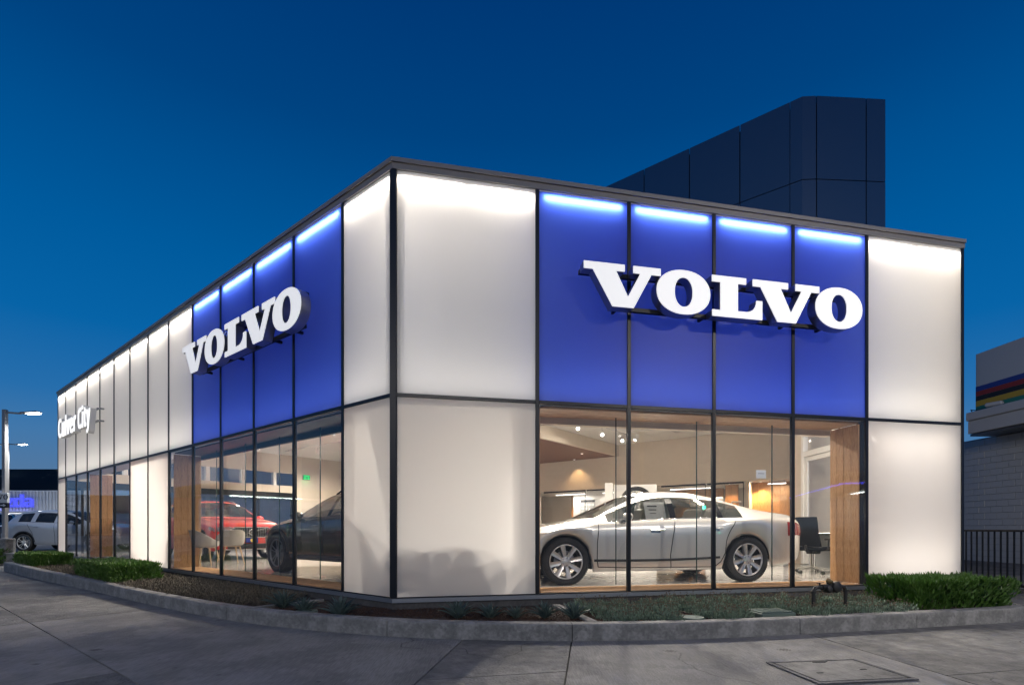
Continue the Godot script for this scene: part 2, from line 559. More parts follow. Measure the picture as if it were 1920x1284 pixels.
func build_showroom() -> void:
	var bd := thing("showroom_building", "two storey corner car showroom of frosted white, blue and clear glass panels", "building", Vector3(CX, 0, CZ))
	var white := lin(1.0, 0.895, 0.78)
	var cold := lin(0.95, 0.97, 1.0)
	var bays := []
	var re := [0.0, 1.784, 3.034, 4.284, 5.534, 6.784, 8.568]
	for i in 6:
		bays.append(["R", re[i], re[i + 1], "frosted" if i in [0, 5] else "blue", "frosted" if i in [0, 5] else "glass"])
	var le := [0.0]
	for i in 13: le.append(1.042 + PITCH * i)
	le.append(17.083)
	for i in 14:
		var low := "glass"
		if i in [0, 6, 7, 13]: low = "frosted"
		bays.append(["L", le[i], le[i + 1], "blue" if i in [1, 2, 3, 4] else "frosted", low])
	for bay in bays:
		var side: String = bay[0]
		var a: float = bay[1]
		var e: float = bay[2]
		var bs := turn(TR) if side == "R" else turn(-TL)
		var mid := (a + e) / 2.0
		var wd := e - a - 0.03
		var y0 := YR + 0.02
		var y1 := YT - 0.017
		part(bd, "blue_panel" if bay[3] == "blue" else "frosted_panel", sheet(wd, y1 - y0), M["blue_film"] if bay[3] == "blue" else M["frosted_white"], at_side(side, mid, (y0 + y1) / 2, 0), bs)
		y0 = YB + 0.004
		y1 = YR - 0.02
		if bay[4] == "glass":
			part(bd, "glass_pane", sheet(wd, y1 - y0), M["clear_glass"], at_side(side, mid, (y0 + y1) / 2, 0), bs)
		else:
			part(bd, "frosted_panel", sheet(wd, y1 - y0), M["frosted_low"], at_side(side, mid, (y0 + y1) / 2, 0), bs)
		part(bd, "rail", boxm(Vector3(e - a - 0.052, 0.044, 0.06), 0.004), M["mullion_metal"], at_side(side, mid, YR, 0.016), bs)
		part(bd, "sill_rail", boxm(Vector3(e - a - 0.052, 0.014, 0.06), 0.002), M["mullion_metal"], at_side(side, mid, YB, 0.02), bs)
		# light bars at the head of every upper panel
		var n := 2 if wd > 1.5 else 1
		for k in n:
			var len_ := (wd / n) * (0.86 if n == 2 else 0.85)
			var c := a + 0.015 + wd * (k + 0.5) / n
			var tube := holder(bd, "light_bar", at_side(side, c, YT - 0.055, 0.06), bs)
			part(tube, "housing", boxm(Vector3(len_ + 0.03, 0.03, 0.05), 0.004), M["white_paint"], Vector3(0, 0.012, 0))
			part(tube, "led_tube", boxm(Vector3(len_, 0.012, 0.034), 0.004), M["lamp_tube"], Vector3(0, -0.011, 0))
			var blue: bool = bay[3] == "blue"
			area(tube, "bar_light", Vector3(0, -0.022, 0.016), Basis(Vector3.RIGHT, -1.0 if blue else -0.6) * DOWN, Vector2(len_, 0.035), (0.76 if blue else 1.3) * len_, cold if blue else white)
	# bars lying on the cavity floor, well behind the glass, wash upward
	for run in [["R", 0.15, 1.7, 0.045, false], ["R", 1.85, 6.7, 0.05, true], ["R", 6.85, 8.45, 0.11, false], ["L", 0.3, 1.0, 0.08, false], ["L", 1.1, 6.0, 0.05, true], ["L", 6.1, 16.9, 0.12, false]]:
		var side: String = run[0]
		var len_: float = run[2] - run[1]
		var ub := holder(bd, "light_bar", at_side(side, (run[1] + run[2]) / 2, YR + 0.04, 0.34), turn(TR) if side == "R" else turn(-TL))
		part(ub, "housing", boxm(Vector3(len_, 0.02, 0.05), 0.004), M["white_paint"], Vector3(0, -0.006, 0))
		part(ub, "led_tube", boxm(Vector3(len_ - 0.02, 0.012, 0.034), 0.004), M["lamp_tube"], Vector3(0, 0.010, 0))
		area(ub, "bar_light", Vector3(0, 0.02, 0), Basis(Vector3.RIGHT, PI / 2), Vector2(len_ - 0.02, 0.03), run[3] * len_, cold if run[4] else white)
	for side in ["R", "L"]:
		var us: Array = re.slice(1) if side == "R" else le.slice(1)
		var bs := turn(TR) if side == "R" else turn(-TL)
		for i in us.size():
			var u: float = us[i]
			var last := i == us.size() - 1
			part(bd, "mullion", boxm(Vector3(0.05, YT - YB + 0.002, 0.05), 0.004), M["mullion_metal"], at_side(side, u - (0.025 if last else 0.0), (YB + YT) / 2, 0.011), bs)
	part(bd, "corner_post", boxm(Vector3(0.085, YT - YB + 0.002, 0.10), 0.006), M["mullion_metal"], Vector3(corner_at(0.035).x, (YB + YT) / 2, -corner_at(0.035).y), turn((TR - TL) / 2))
	part(bd, "parapet_cap", band(YT + 0.075, YT + 0.128, -0.045, 0.42), M["cap_metal"])
	part(bd, "parapet_fascia", band(YT + 0.002, YT + 0.073, -0.022, 0.42), M["cap_metal"])
	part(bd, "cavity_lining", band(YT - 0.003, YT + 0.0005, 0.004, 0.415), M["cavity_white"])
	part(bd, "cavity_lining", band(YR + 0.024, YT - 0.004, 0.42, 0.46), M["cavity_white"])
	part(bd, "cavity_lining", band(YR - 0.022, YR + 0.022, 0.05, 0.46), M["cavity_white"])
	part(bd, "cavity_lining", boxm(Vector3(0.02, YT - YR - 0.05, 0.33)), M["cavity_white"], on_r(8.53, (YT + YR) / 2, 0.25), turn(TR))
	part(bd, "cavity_lining", boxm(Vector3(0.02, YT - YR - 0.05, 0.33)), M["cavity_white"], on_l(17.05, (YT + YR) / 2, 0.25), turn(-TL))
	part(bd, "sill_flashing", band(0.2095, 0.259, -0.03, 0.1), M["sill_metal"])
	part(bd, "plinth", band(0.0, 0.2085, -0.004, 0.3), M["plinth_concrete"])
	# vertical glass fins behind the panes
	for i in [1, 2, 3, 4]:
		var fin := part(bd, "glass_fin", sheet(0.3, YR - YB - 0.1), M["clear_glass"], on_r(re[i + 1] - 0.0 if i < 4 else re[i + 1] - 0.06, (YB + YR) / 2, 0.27), turn(TR + PI / 2))
		part(fin, "fin_edge", boxm(Vector3(0.012, YR - YB - 0.1, 0.012)), M["glass_edge"], Vector3(0.156, 0, 0))
	for i in [1, 2, 3, 4, 5]:
		var fin := part(bd, "glass_fin", sheet(0.3, YR - YB - 0.1), M["clear_glass"], on_l(le[i] + (0.06 if i == 1 else 0.0), (YB + YR) / 2, 0.27), turn(-TL + PI / 2))
		part(fin, "fin_edge", boxm(Vector3(0.012, YR - YB - 0.1, 0.012)), M["glass_edge"], Vector3(0.156, 0, 0))
	# oak surround of the short window: sill, head and the two jambs of boards
	for k in 3:
		part(bd, "oak_sill", boxm(Vector3(4.86, 0.03, 0.168), 0.003), M["oak_flat"], on_r(4.284, 0.268, 0.125 + 0.172 * k), turn(TR))
	for k in 3:
		part(bd, "oak_head", boxm(Vector3(4.86, 0.03, 0.168), 0.003), M["oak_flat"], on_r(4.284, YR - 0.042, 0.155 + 0.172 * k), turn(TR))
	part(bd, "blind_box", boxm(Vector3(4.9, 0.13, 0.10), 0.004), M["beige_wall"], on_r(4.284, YR - 0.083, 0.64), turn(TR))
	for u in [1.83, 6.725]:
		for k in 4:
			part(bd, "oak_board", boxm(Vector3(0.024, YR - 0.062 - 0.285, 0.127), 0.003), M["oak"], on_r(u + (0.003 if k % 2 else 0.0), (YR - 0.062 + 0.285) / 2, 0.135 + 0.131 * k), turn(TR))
	# the same round the long window
	for k in 3:
		part(bd, "oak_sill", boxm(Vector3(6.1, 0.03, 0.168), 0.003), M["oak_flat"], on_l(4.167, 0.268, 0.125 + 0.172 * k), turn(-TL))
	for u in [1.10, 7.24]:
		for k in 4:
			part(bd, "oak_board", boxm(Vector3(0.024, YR - 0.062 - 0.285, 0.127), 0.003), M["oak"], on_l(u + (0.003 if k % 2 else 0.0), (YR - 0.062 + 0.285) / 2, 0.135 + 0.131 * k), turn(-TL))
	part(bd, "head_soffit", boxm(Vector3(6.1, 0.02, 0.56), 0.004), M["dark_metal"], on_l(4.167, YR - 0.04, 0.36), turn(-TL))
	part(bd, "blind_box", boxm(Vector3(6.1, 0.10, 0.06), 0.004), M["dark_metal"], on_l(4.167, YR - 0.08, 0.61), turn(-TL))
	for u in [9.83, 13.6]:
		for k in 4:
			part(bd, "oak_board", boxm(Vector3(0.024, YR - 0.062 - 0.285, 0.127), 0.003), M["oak"], on_l(u, (YR - 0.062 + 0.285) / 2, 0.135 + 0.131 * k), turn(-TL))
	# cove light bar at the foot of the frosted panel beyond the oak jamb
	var cove := holder(bd, "light_bar", on_r(7.65, 0.30, 0.46), turn(TR))
	part(cove, "housing", boxm(Vector3(1.5, 0.03, 0.05), 0.004), M["white_paint"], Vector3(0, -0.012, 0))
	part(cove, "led_tube", boxm(Vector3(1.4, 0.012, 0.034), 0.004), M["lamp_tube"], Vector3(0, 0.010, 0))
	area(cove, "bar_light", Vector3(0, 0.022, 0), Basis(Vector3.RIGHT, PI / 2), Vector2(1.4, 0.03), 0.8, white)
	var cove2 := holder(bd, "light_bar", on_r(7.65, YR - 0.075, 0.46), turn(TR))
	part(cove2, "housing", boxm(Vector3(1.5, 0.03, 0.05), 0.004), M["white_paint"], Vector3(0, 0.012, 0))
	part(cove2, "led_tube", boxm(Vector3(1.4, 0.012, 0.034), 0.004), M["lamp_tube"], Vector3(0, -0.010, 0))
	area(cove2, "bar_light", Vector3(0, -0.022, 0), DOWN, Vector2(1.4, 0.03), 0.7, white)
	for u in [1.808, 6.762]:
		part(bd, "jamb_return", boxm(Vector3(0.03, YR - YB - 0.03, 0.10)), M["mullion_metal"], on_r(u, (YR + YB) / 2, 0.088), turn(TR))
	part(bd, "cavity_lining", boxm(Vector3(1.78, 0.03, 0.48)), M["cavity_white"], on_r(7.655, YR - 0.025, 0.31), turn(TR))
	part(bd, "cavity_lining", boxm(Vector3(1.80, YR - 0.30, 0.03)), M["cavity_white"], on_r(7.648, (YR + YB) / 2, 0.572), turn(TR))
	# roof and outer walls
	part(bd, "roof_slab", plate([corner_at(0.47), flat(on_l(17.083, 0, 0.47)), flat(on_l(17.083, 0, 17.7)), flat(on_l(-5.0, 0, 17.7)), Vector2(11.9, 7.3), Vector2(8.37, 6.2), Vector2(8.28, 2.2)], 5.16, 5.30), M["plinth_concrete"])
	part(bd, "outer_wall", boxm(Vector3(0.2, 4.9, 2.55)), M["beige_wall"], Vector3(6.86 - CX, 2.71, -9.35 - CZ))
	part(bd, "outer_wall", boxm(Vector3(0.2, 4.9, 0.34)), M["beige_wall"], Vector3(6.90 - CX, 2.71, -12.28 - CZ))
	part(bd, "outer_wall", boxm(Vector3(0.2, 1.1, 1.48)), M["beige_wall"], Vector3(6.90 - CX, 4.61, -11.37 - CZ))
	part(bd, "outer_wall", boxm(Vector3(3.6, 4.9, 0.2)), M["beige_wall"], Vector3(8.70 - CX, 2.71, -12.56 - CZ))
	part(bd, "outer_wall", boxm(Vector3(5.6, 4.9, 0.2)), M["beige_wall"], Vector3(12.0 - CX, 2.71, -15.0 - CZ), turn(0.988))
	part(bd, "outer_wall", boxm(Vector3(21.0, 4.9, 0.2)), M["beige_wall"], on_l(7.4, 2.71, 17.65), turn(-TL))
	# storefront door in the side wall
	var door := holder(bd, "side_door", Vector3(6.84 - CX, 0.27, -11.37 - CZ), turn(-PI / 2))
	for x in [-0.72, 0.72]:
		part(door, "door_frame", boxm(Vector3(0.09, 3.78, 0.12), 0.006), M["white_paint"], Vector3(x, 1.9, 0))
	part(door, "door_frame", boxm(Vector3(1.34, 0.13, 0.12), 0.006), M["white_paint"], Vector3(0, 2.55, 0))
	part(door, "door_frame", boxm(Vector3(1.34, 0.08, 0.12), 0.006), M["white_paint"], Vector3(0, 3.75, 0))
	for x in [-0.61, 0.61]:
		part(door, "door_stile", boxm(Vector3(0.085, 2.46, 0.05), 0.006), M["white_paint"], Vector3(x, 1.25, 0))
	part(door, "door_rail", boxm(Vector3(1.13, 0.1, 0.05), 0.006), M["white_paint"], Vector3(0, 2.43, 0))
	part(door, "door_rail", boxm(Vector3(1.13, 0.2, 0.05), 0.006), M["white_paint"], Vector3(0, 0.12, 0))
	part(door, "door_glass", sheet(1.13, 2.16), M["clear_glass"], Vector3(0, 1.30, 0))
	part(door, "transom_glass", sheet(1.34, 1.08), M["clear_glass"], Vector3(0, 3.16, 0))
	# end wall with clerestory and storefront glazing
	var ew := holder(bd, "end_wall", on_l(16.98, 0, 0), turn(-TL))
	var zz := func(t): return -t
	for pr in [[0.47, 17.6, 2.66, 2.97], [0.47, 17.6, 3.52, 5.16]]:
		part(ew, "beam", boxm(Vector3(0.2, pr[3] - pr[2], pr[1] - pr[0])), M["beige_wall"], Vector3(0, (pr[2] + pr[3]) / 2, zz.call((pr[0] + pr[1]) / 2)))
	for i in 8:
		part(ew, "post", boxm(Vector3(0.2, 0.55, 0.13)), M["white_paint"], Vector3(0, 3.245, zz.call(0.47 + 1.33 * i - 0.02)))
		if i < 7:
			part(ew, "clerestory_glass", sheet(1.2, 0.55), M["clear_glass"], Vector3(0.05, 3.245, zz.call(0.47 + 1.33 * i + 0.645)), turn(PI / 2))
	part(ew, "solid_wall", boxm(Vector3(0.2, 3.25, 9.5)), M["beige_wall"], Vector3(0.004, 1.9, zz.call(12.85)))
	for i in 6:
		part(ew, "storefront_mullion", boxm(Vector3(0.1, 2.39, 0.06)), M["mullion_metal"], Vector3(0, 1.465, zz.call(0.6 + 1.46 * i)))
		if i < 5:
			part(ew, "storefront_glass", sheet(1.4, 2.3), M["clear_glass"], Vector3(0, 1.46, zz.call(0.6 + 1.46 * i + 0.73)), turn(PI / 2))
	part(ew, "storefront_head", boxm(Vector3(0.14, 0.22, 7.9)), M["mullion_metal"], Vector3(0, 2.55, zz.call(4.2)))

# ---------------------------------------------------------------- inside
func lbox(called: String, s0: float, s1: float, y0: float, y1: float, t0: float, t1: float, m: Material) -> MeshInstance3D:
	return structure(called, boxm(Vector3(absf(s1 - s0), y1 - y0, absf(t1 - t0))), m, lw((s0 + s1) / 2, (y0 + y1) / 2, (t0 + t1) / 2), turn(-TL))

func build_interior() -> void:
	var o := Vector2(CX, -CZ)
	var foot := [corner_at(0.12) + o, flat(lw(17.0, 0, 0.12)), flat(lw(17.0, 0, 17.6)), flat(lw(-5.0, 0, 17.6)), Vector2(10.5, 13.3), Vector2(6.9, 12.3), Vector2(6.86, 8.15)]
	structure("showroom_floor", plate(foot, 0.05, FLOOR - 0.02), M["joint"])
	# floor tiles of 1.2 m with fine joints
	var fl := Node3D.new()
	fl.name = "floor_tiles"
	fl.set_meta("kind", "structure")
	add_child(fl)
	for i in range(-5, 15):
		for j in range(0, 15):
			var cell := PackedVector2Array()
			for c in [[i, j], [i + 1, j], [i + 1, j + 1], [i, j + 1]]:
				cell.append(flat(lw(c[0] * 1.2, 0, c[1] * 1.2)))
			for q in Geometry2D.intersect_polygons(cell, PackedVector2Array(foot)):
				for z in Geometry2D.offset_polygon(q, -0.002):
					part(fl, "tile", plate(Array(z), FLOOR - 0.02, FLOOR), M["showroom_tile"])
	# ceiling of large panels under a slab
	var up := [corner_at(0.47) + o, flat(lw(16.87, 0, 0.47)), flat(lw(16.87, 0, 14.1)), flat(lw(-3.4, 0, 14.1)), Vector2(6.78, 12.3), Vector2(6.76, 8.40)]
	structure("ceiling_slab", plate(up, CEIL + 0.03, CEIL + 0.12), M["ceiling_white"])
	var ce := Node3D.new()
	ce.name = "ceiling_panels"
	ce.set_meta("kind", "structure")
	add_child(ce)
	for i in range(-3, 8):
		for j in range(0, 7):
			var cell := PackedVector2Array()
			for c in [[i, j], [i + 1, j], [i + 1, j + 1], [i, j + 1]]:
				cell.append(flat(lw(c[0] * 2.4, 0, c[1] * 2.1 + 0.2)))
			for q in Geometry2D.intersect_polygons(cell, PackedVector2Array(up)):
				for z in Geometry2D.offset_polygon(q, -0.008):
					if z.size() > 2:
						part(ce, "panel", plate(Array(z), CEIL, CEIL + 0.025), M["ceiling_white"])
	var vi := 0
	for p in [[1.2, 12.6], [6.5, 5.9], [-0.6, 8.8]]:
		var vt := thing("ceiling_vent", ["white slotted air vent in the ceiling near the office wall", "white slotted air vent in the ceiling between the long tracks", "white slotted air vent in the ceiling over the reception counter"][vi], "air vent", lw(p[0], CEIL - 0.012, p[1]), -TL, "ceiling air vents")
		part(vt, "frame", boxm(Vector3(0.62, 0.012, 0.62), 0.004), M["white_paint"])
		for k in 6:
			part(vt, "slat", boxm(Vector3(0.52, 0.01, 0.03)), M["poster_grey"], Vector3(0, -0.009, -0.21 + 0.084 * k))
		vi += 1
	# the wall over the offices, its wooden soffit and the fascia of the dropped part
	lbox("wall_over_offices", -4.5, 16.9, 2.67, CEIL + 0.1, 14.2, 14.4, M["beige_wall"])
	lbox("soffit_fascia", 4.2, 4.32, 3.88, CEIL, 8.6, 14.19, M["beige_wall"])
	var so := Node3D.new()
	so.name = "wooden_soffit"
	so.set_meta("kind", "structure")
	so.position = lw(6.2, 3.9, 11.35)
	so.rotation.y = -TL
	add_child(so)
	for k in 30:
		part(so, "plank", boxm(Vector3(3.75, 0.03, 0.183), 0.003), M["walnut"], Vector3(0, 0, -2.75 + 0.187 * k))
	# office zone
	lbox("wall_office_rear", -4.5, 16.9, FLOOR, 4.0, 17.2, 17.35, M["beige_wall"])
	lbox("office_ceiling", -4.5, 16.9, 2.66, 2.70, 14.41, 17.2, M["ceiling_white"])
	for w in [[7.0, 7.9, 16.7], [4.5, 4.95, 15.6], [0.1, 0.55, 15.2], [-1.75, -0.4, 14.9], [1.0, 2.9, 16.6]]:
		var ww := Node3D.new()
		ww.name = numbered("wall_of_boards")
		ww.set_meta("kind", "structure")
		ww.position = lw((w[0] + w[1]) / 2, FLOOR, w[2])
		ww.rotation.y = -TL
		add_child(ww)
		var n := int(ceil((w[1] - w[0]) / 0.24))
		var bw: float = (w[1] - w[0]) / n
		for k in n:
			part(ww, "board", boxm(Vector3(bw - 0.006, 2.37, 0.04), 0.003), M["oak_pale"], Vector3(-(w[1] - w[0]) / 2 + bw * (k + 0.5), 1.19, 0))
	lbox("wall_return", -0.42, -0.30, FLOOR, 2.66, 14.5, 17.2, M["beige_wall"])
	lbox("wall_pier", -2.6, -1.75, FLOOR, 2.66, 14.25, 14.6, M["beige_wall"])
	lbox("wall_poster", 4.95, 7.0, FLOOR, 2.66, 15.4, 15.5, M["white_paint"])
	# glass office fronts
	var gi := 0
	for g in [[7.8, 5.75], [5.68, 4.5], [2.55, 0.95], [0.9, -0.3]]:
		var wdt: float = g[0] - g[1]
		var words: String = ["frameless glass office front beside the poster wall", "frameless glass office front beside the white totem", "frameless glass office front below the long pendant light", "frameless glass office front beside the glowing oak wall"][gi]
		var gw := thing("office_glazing", words, "glass partition", lw((g[0] + g[1]) / 2, FLOOR, 14.3), -TL, "glass office fronts")
		part(gw, "glass_pane", sheet(wdt, 2.32), M["office_glass"], Vector3(0, 1.2, 0))
		part(gw, "head_channel", boxm(Vector3(wdt, 0.05, 0.05), 0.004), M["dark_metal"], Vector3(0, 2.365, 0))
		part(gw, "floor_channel", boxm(Vector3(wdt, 0.03, 0.05), 0.004), M["dark_metal"], Vector3(0, 0.015, 0))
		part(gw, "edge_strip", boxm(Vector3(0.02, 2.3, 0.02), 0.002), M["glass_edge"], Vector3(wdt / 2 - 0.01, 1.19, 0))
		if gi == 0:
			for x in [-0.1, 0.06]:
				part(gw, "pull_handle", boxm(Vector3(0.025, 0.36, 0.03), 0.006), M["dark_metal"], Vector3(x, 1.0, 0.04))
		gi += 1
	# long pendant tubes in the offices
	var names := ["long pendant tube lamp over the poster office", "short pendant tube lamp beside the oak post", "long pendant tube lamp over the oak panelled office", "pendant tube lamp before the glowing oak wall"]
	var k2 := 0
	for p in [[6.9, 15.0, 1.5], [5.0, 15.0, 0.7], [1.75, 15.0, 1.5], [-1.25, 14.55, 0.55]]:
		var tl := thing("pendant_tube_light", names[k2], "lamp", lw(p[0], 2.56, p[1]), -TL, "tube lamps in the offices")
		part(tl, "housing", boxm(Vector3(p[2], 0.03, 0.06), 0.004), M["white_paint"], Vector3(0, 0.02, 0))
		part(tl, "diffuser", boxm(Vector3(p[2] - 0.02, 0.02, 0.05), 0.004), M["lamp_tube"], Vector3(0, -0.006, 0))
		for x in [-0.4, 0.4]:
			part(tl, "cable", boxm(Vector3(0.006, 0.06, 0.006)), M["dark_metal"], Vector3(x * p[2], 0.065, 0))
		area(tl, "tube_light", Vector3(0, -0.02, 0), DOWN, Vector2(p[2] - 0.02, 0.05), 2.0 * p[2], lin(1.0, 0.93, 0.82))
		k2 += 1
	# warm ceiling downlights
	k2 = 0
	for p in [[-0.75, 14.62, 6.0], [-0.45, 14.56, 3.0], [7.4, 16.3, 6.0], [2.0, 16.1, 4.0], [0.3, 14.8, 3.0], [6.0, 13.85, 1.6], [4.9, 12.6, 2.5]]:
		var y := 2.645
		if k2 >= 5: y = 3.86
		var dl := thing("downlight", ["round warm downlight over the oak feature wall", "round warm downlight grazing the wall return", "round warm downlight in the office with the oak door", "round warm downlight in the oak panelled office", "round warm downlight over the narrow oak panel", "round downlight in the wooden soffit near the office wall", "round downlight in the wooden soffit near its fascia"][k2], "lamp", lw(p[0], y, p[1]), 0, "ceiling downlights")
		var r := MB.new()
		r.xf = Transform3D(Basis(Vector3.RIGHT, PI / 2))
		r.lathe([Vector2(0.035, 0.004), Vector2(0.055, 0.006), Vector2(0.06, 0.0), Vector2(0.06, -0.01)], 20)
		part(dl, "ring", r.mesh(), M["white_paint"])
		var q := MB.new()
		q.xf = Transform3D(Basis(Vector3.RIGHT, PI / 2))
		q.lathe([Vector2(0.0, 0.002), Vector2(0.036, 0.002)], 20)
		part(dl, "lens", q.mesh(), M["lamp_tube"])
		spot(dl, lw(p[0], y - 0.02, p[1]), lw(p[0], 0, p[1] + 0.1), p[2], 50.0, lin(1.0, 0.62, 0.28))
		k2 += 1
	# walls that close the office zone
	lbox("wall_office_end", 16.8, 16.9, FLOOR, 2.66, 14.4, 17.2, M["beige_wall"])
	lbox("wall_solid_office", 8.0, 16.8, FLOOR, 2.67, 14.22, 14.38, M["beige_wall"])

# track lights on the showroom ceiling
func build_tracks() -> void:
	var proto: Node3D = null
	var rails := [[0.9, 15.6, 5.1, "long white lighting track nearest the long window"], [2.0, 15.6, 6.9, "long white lighting track over the red car"], [0.6, 2.9, 11.9, "short white lighting track near the office wall"], [-0.4, 3.6, 2.6, "white lighting track behind the corner panels"], [2.85, 2.95, 9.0, "white lighting track running toward the offices"]]
	var ri := 0
	for r in rails:
		var tr := thing("lighting_track", r[3], "lighting track", lw((r[0] + r[1]) / 2, CEIL - 0.02, r[2] if ri < 4 else 10.6), -TL, "ceiling lighting tracks")
		var size := Vector3(r[1] - r[0], 0.035, 0.035) if ri < 4 else Vector3(0.035, 0.035, 3.6)
		part(tr, "rail", boxm(size, 0.003), M["white_paint"])
		for x in [-0.48, 0.48]:
			part(tr, "end_cap", boxm(Vector3(0.03, 0.04, 0.04), 0.004), M["sill_metal"], Vector3(x * size.x if ri < 4 else 0.0, 0.0, 0.0 if ri < 4 else x * size.z))
		ri += 1
	# over the short window, above its head: washes the saloon car and the sill
	var wt := thing("lighting_track", "white lighting track above the head of the short window", "lighting track", rw(4.3, CEIL - 0.02, 0.85), TR, "ceiling lighting tracks")
	part(wt, "rail", boxm(Vector3(4.6, 0.035, 0.035), 0.003), M["white_paint"])
	for x in [-0.95, 0.1, 1.15, 2.1]:
		part(wt, "lamp_body", boxm(Vector3(0.5, 0.06, 0.09), 0.01), M["white_paint"], Vector3(x, -0.06, 0))
		part(wt, "lamp_lens", boxm(Vector3(0.46, 0.012, 0.07), 0.003), M["lamp_tube"], Vector3(x, -0.094, 0))
		area(wt, "wash_light", Vector3(x, -0.105, 0), DOWN, Vector2(0.46, 0.07), 8.0, lin(1.0, 0.90, 0.77))
	# over the saloon car: three wide heads thrown toward the window and the pavement beyond
	var ct := thing("lighting_track", "white lighting track over the far flank of the saloon car", "lighting track", rw(4.6, CEIL - 0.02, 3.4), TR, "ceiling lighting tracks")
	part(ct, "rail", boxm(Vector3(3.4, 0.035, 0.035), 0.003), M["white_paint"])
	for x in [-1.15, 0.0, 1.15]:
		var hb := Basis.looking_at(Vector3(0, 0.545, -0.84))
		part(ct, "lamp_body", boxm(Vector3(0.16, 0.12, 0.14), 0.01), M["white_paint"], Vector3(x, -0.12, 0), hb)
		part(ct, "lamp_lens", boxm(Vector3(0.13, 0.09, 0.01), 0.003), M["lamp_tube"], Vector3(x, -0.12, 0) + hb.z * 0.076, hb)
		spot(ct, ct.transform * (Vector3(x, -0.12, 0) + hb.z * 0.12), ct.transform * Vector3(x + 0.1, -CEIL, 6.2), 16.0, 29.0, lin(1.0, 0.93, 0.83), 0.06)
	# head: s, t, aim point (s, y, t), energy
	var heads := [
		[1.6, 5.1, [0.8, 0.3, 4.6], 8.0, 55], [3.4, 5.1, [3.7, 0.9, 2.1], 36.0, 28], [5.2, 5.1, [5.0, 0.6, 1.9], 34.0, 30], [7.2, 5.1, [6.4, 0.3, 2.8], 9.0, 42], [9.2, 5.1, [10.2, 0.3, 3.4], 7.0, 38], [11.4, 5.1, [12.0, 0.9, 1.0], 18.0, 55], [14.0, 5.1, [14.5, 0.9, 1.0], 18.0, 55],
		[4.4, 6.9, [3.0, 0.3, 4.6], 18.0, 60], [5.8, 6.9, [6.0, 0.3, 8.5], 22.0, 60], [8.4, 6.9, [9.4, 0.8, 3.0], 44.0, 38], [10.6, 6.9, [10.4, 0.8, 3.2], 26.0, 45], [13.2, 6.9, [14.5, 1.5, 7.5], 30.0, 60],
		[0.03, 11.85, [-5.9, 0.0, 0.9], 60.0, 21], [2.4, 11.85, [3.5, 0.3, 9.0], 24.0, 60],
		[2.95, 9.1, [0.6, 0.4, 5.0], 24.0, 30], [2.95, 10.55, [-4.6, 0.0, 0.3], 50.0, 16], [2.95, 11.94, [-2.2, 0.0, 4.4], 40.0, 26],
		[0.2, 2.6, [-1.0, 0.3, 3.6], 3.0, 50], [1.8, 2.6, [1.6, 0.3, 3.4], 2.5, 50], [3.2, 2.6, [3.2, 0.3, 4.2], 5.0, 55]]
	var nth := {}
	var words := ["first", "second", "third", "fourth", "fifth", "sixth", "seventh"]
	var lab := ["over the dark car", "over the red car", "near the office wall", "behind the corner panels", "running toward the offices"]
	for h in heads:
		var at := lw(h[0], CEIL - 0.04, h[1])
		var aim: Vector3 = lw(h[2][0], h[2][1], h[2][2])
		var hd: Vector3 = at + Vector3(0, -0.2, 0)
		var d: Vector3 = (aim - hd).normalized()
		var where: String = lab[0] if h[1] == 5.1 else lab[1] if h[1] == 6.9 else lab[2] if h[1] == 11.9 else lab[3] if h[1] == 2.6 else lab[4]
		var th := thing("track_spotlight", words[nth.get(where, 0)] + " white spotlight from the corner on the track " + where, "spotlight", at, 0, "track spotlights " + where)
		nth[where] = nth.get(where, 0) + 1
		part(th, "stem", boxm(Vector3(0.025, 0.2, 0.025), 0.003), M["white_paint"], Vector3(0, -0.1, 0))
		var b := Basis.looking_at(-d)
		var c := MB.new()
		c.lathe([Vector2(0.0, -0.11), Vector2(0.055, -0.11), Vector2(0.06, -0.10), Vector2(0.06, 0.09), Vector2(0.052, 0.095), Vector2(0.046, 0.07)], 20)
		if not shared.has("head"):
			shared["head"] = c.mesh()
			var q := MB.new()
			q.lathe([Vector2(0.047, 0.07), Vector2(0.035, 0.078), Vector2(0.0, 0.08)], 20)
			shared["lens"] = q.mesh()
		part(th, "barrel", shared["head"], M["white_paint"], Vector3(0, -0.2, 0), b)
		part(th, "lens", shared["lens"], M["lamp_white"], Vector3(0, -0.2, 0), b)
		spot(th, hd + d * 0.1, aim, h[3], h[4], lin(1.0, 0.90, 0.77), 0.045)

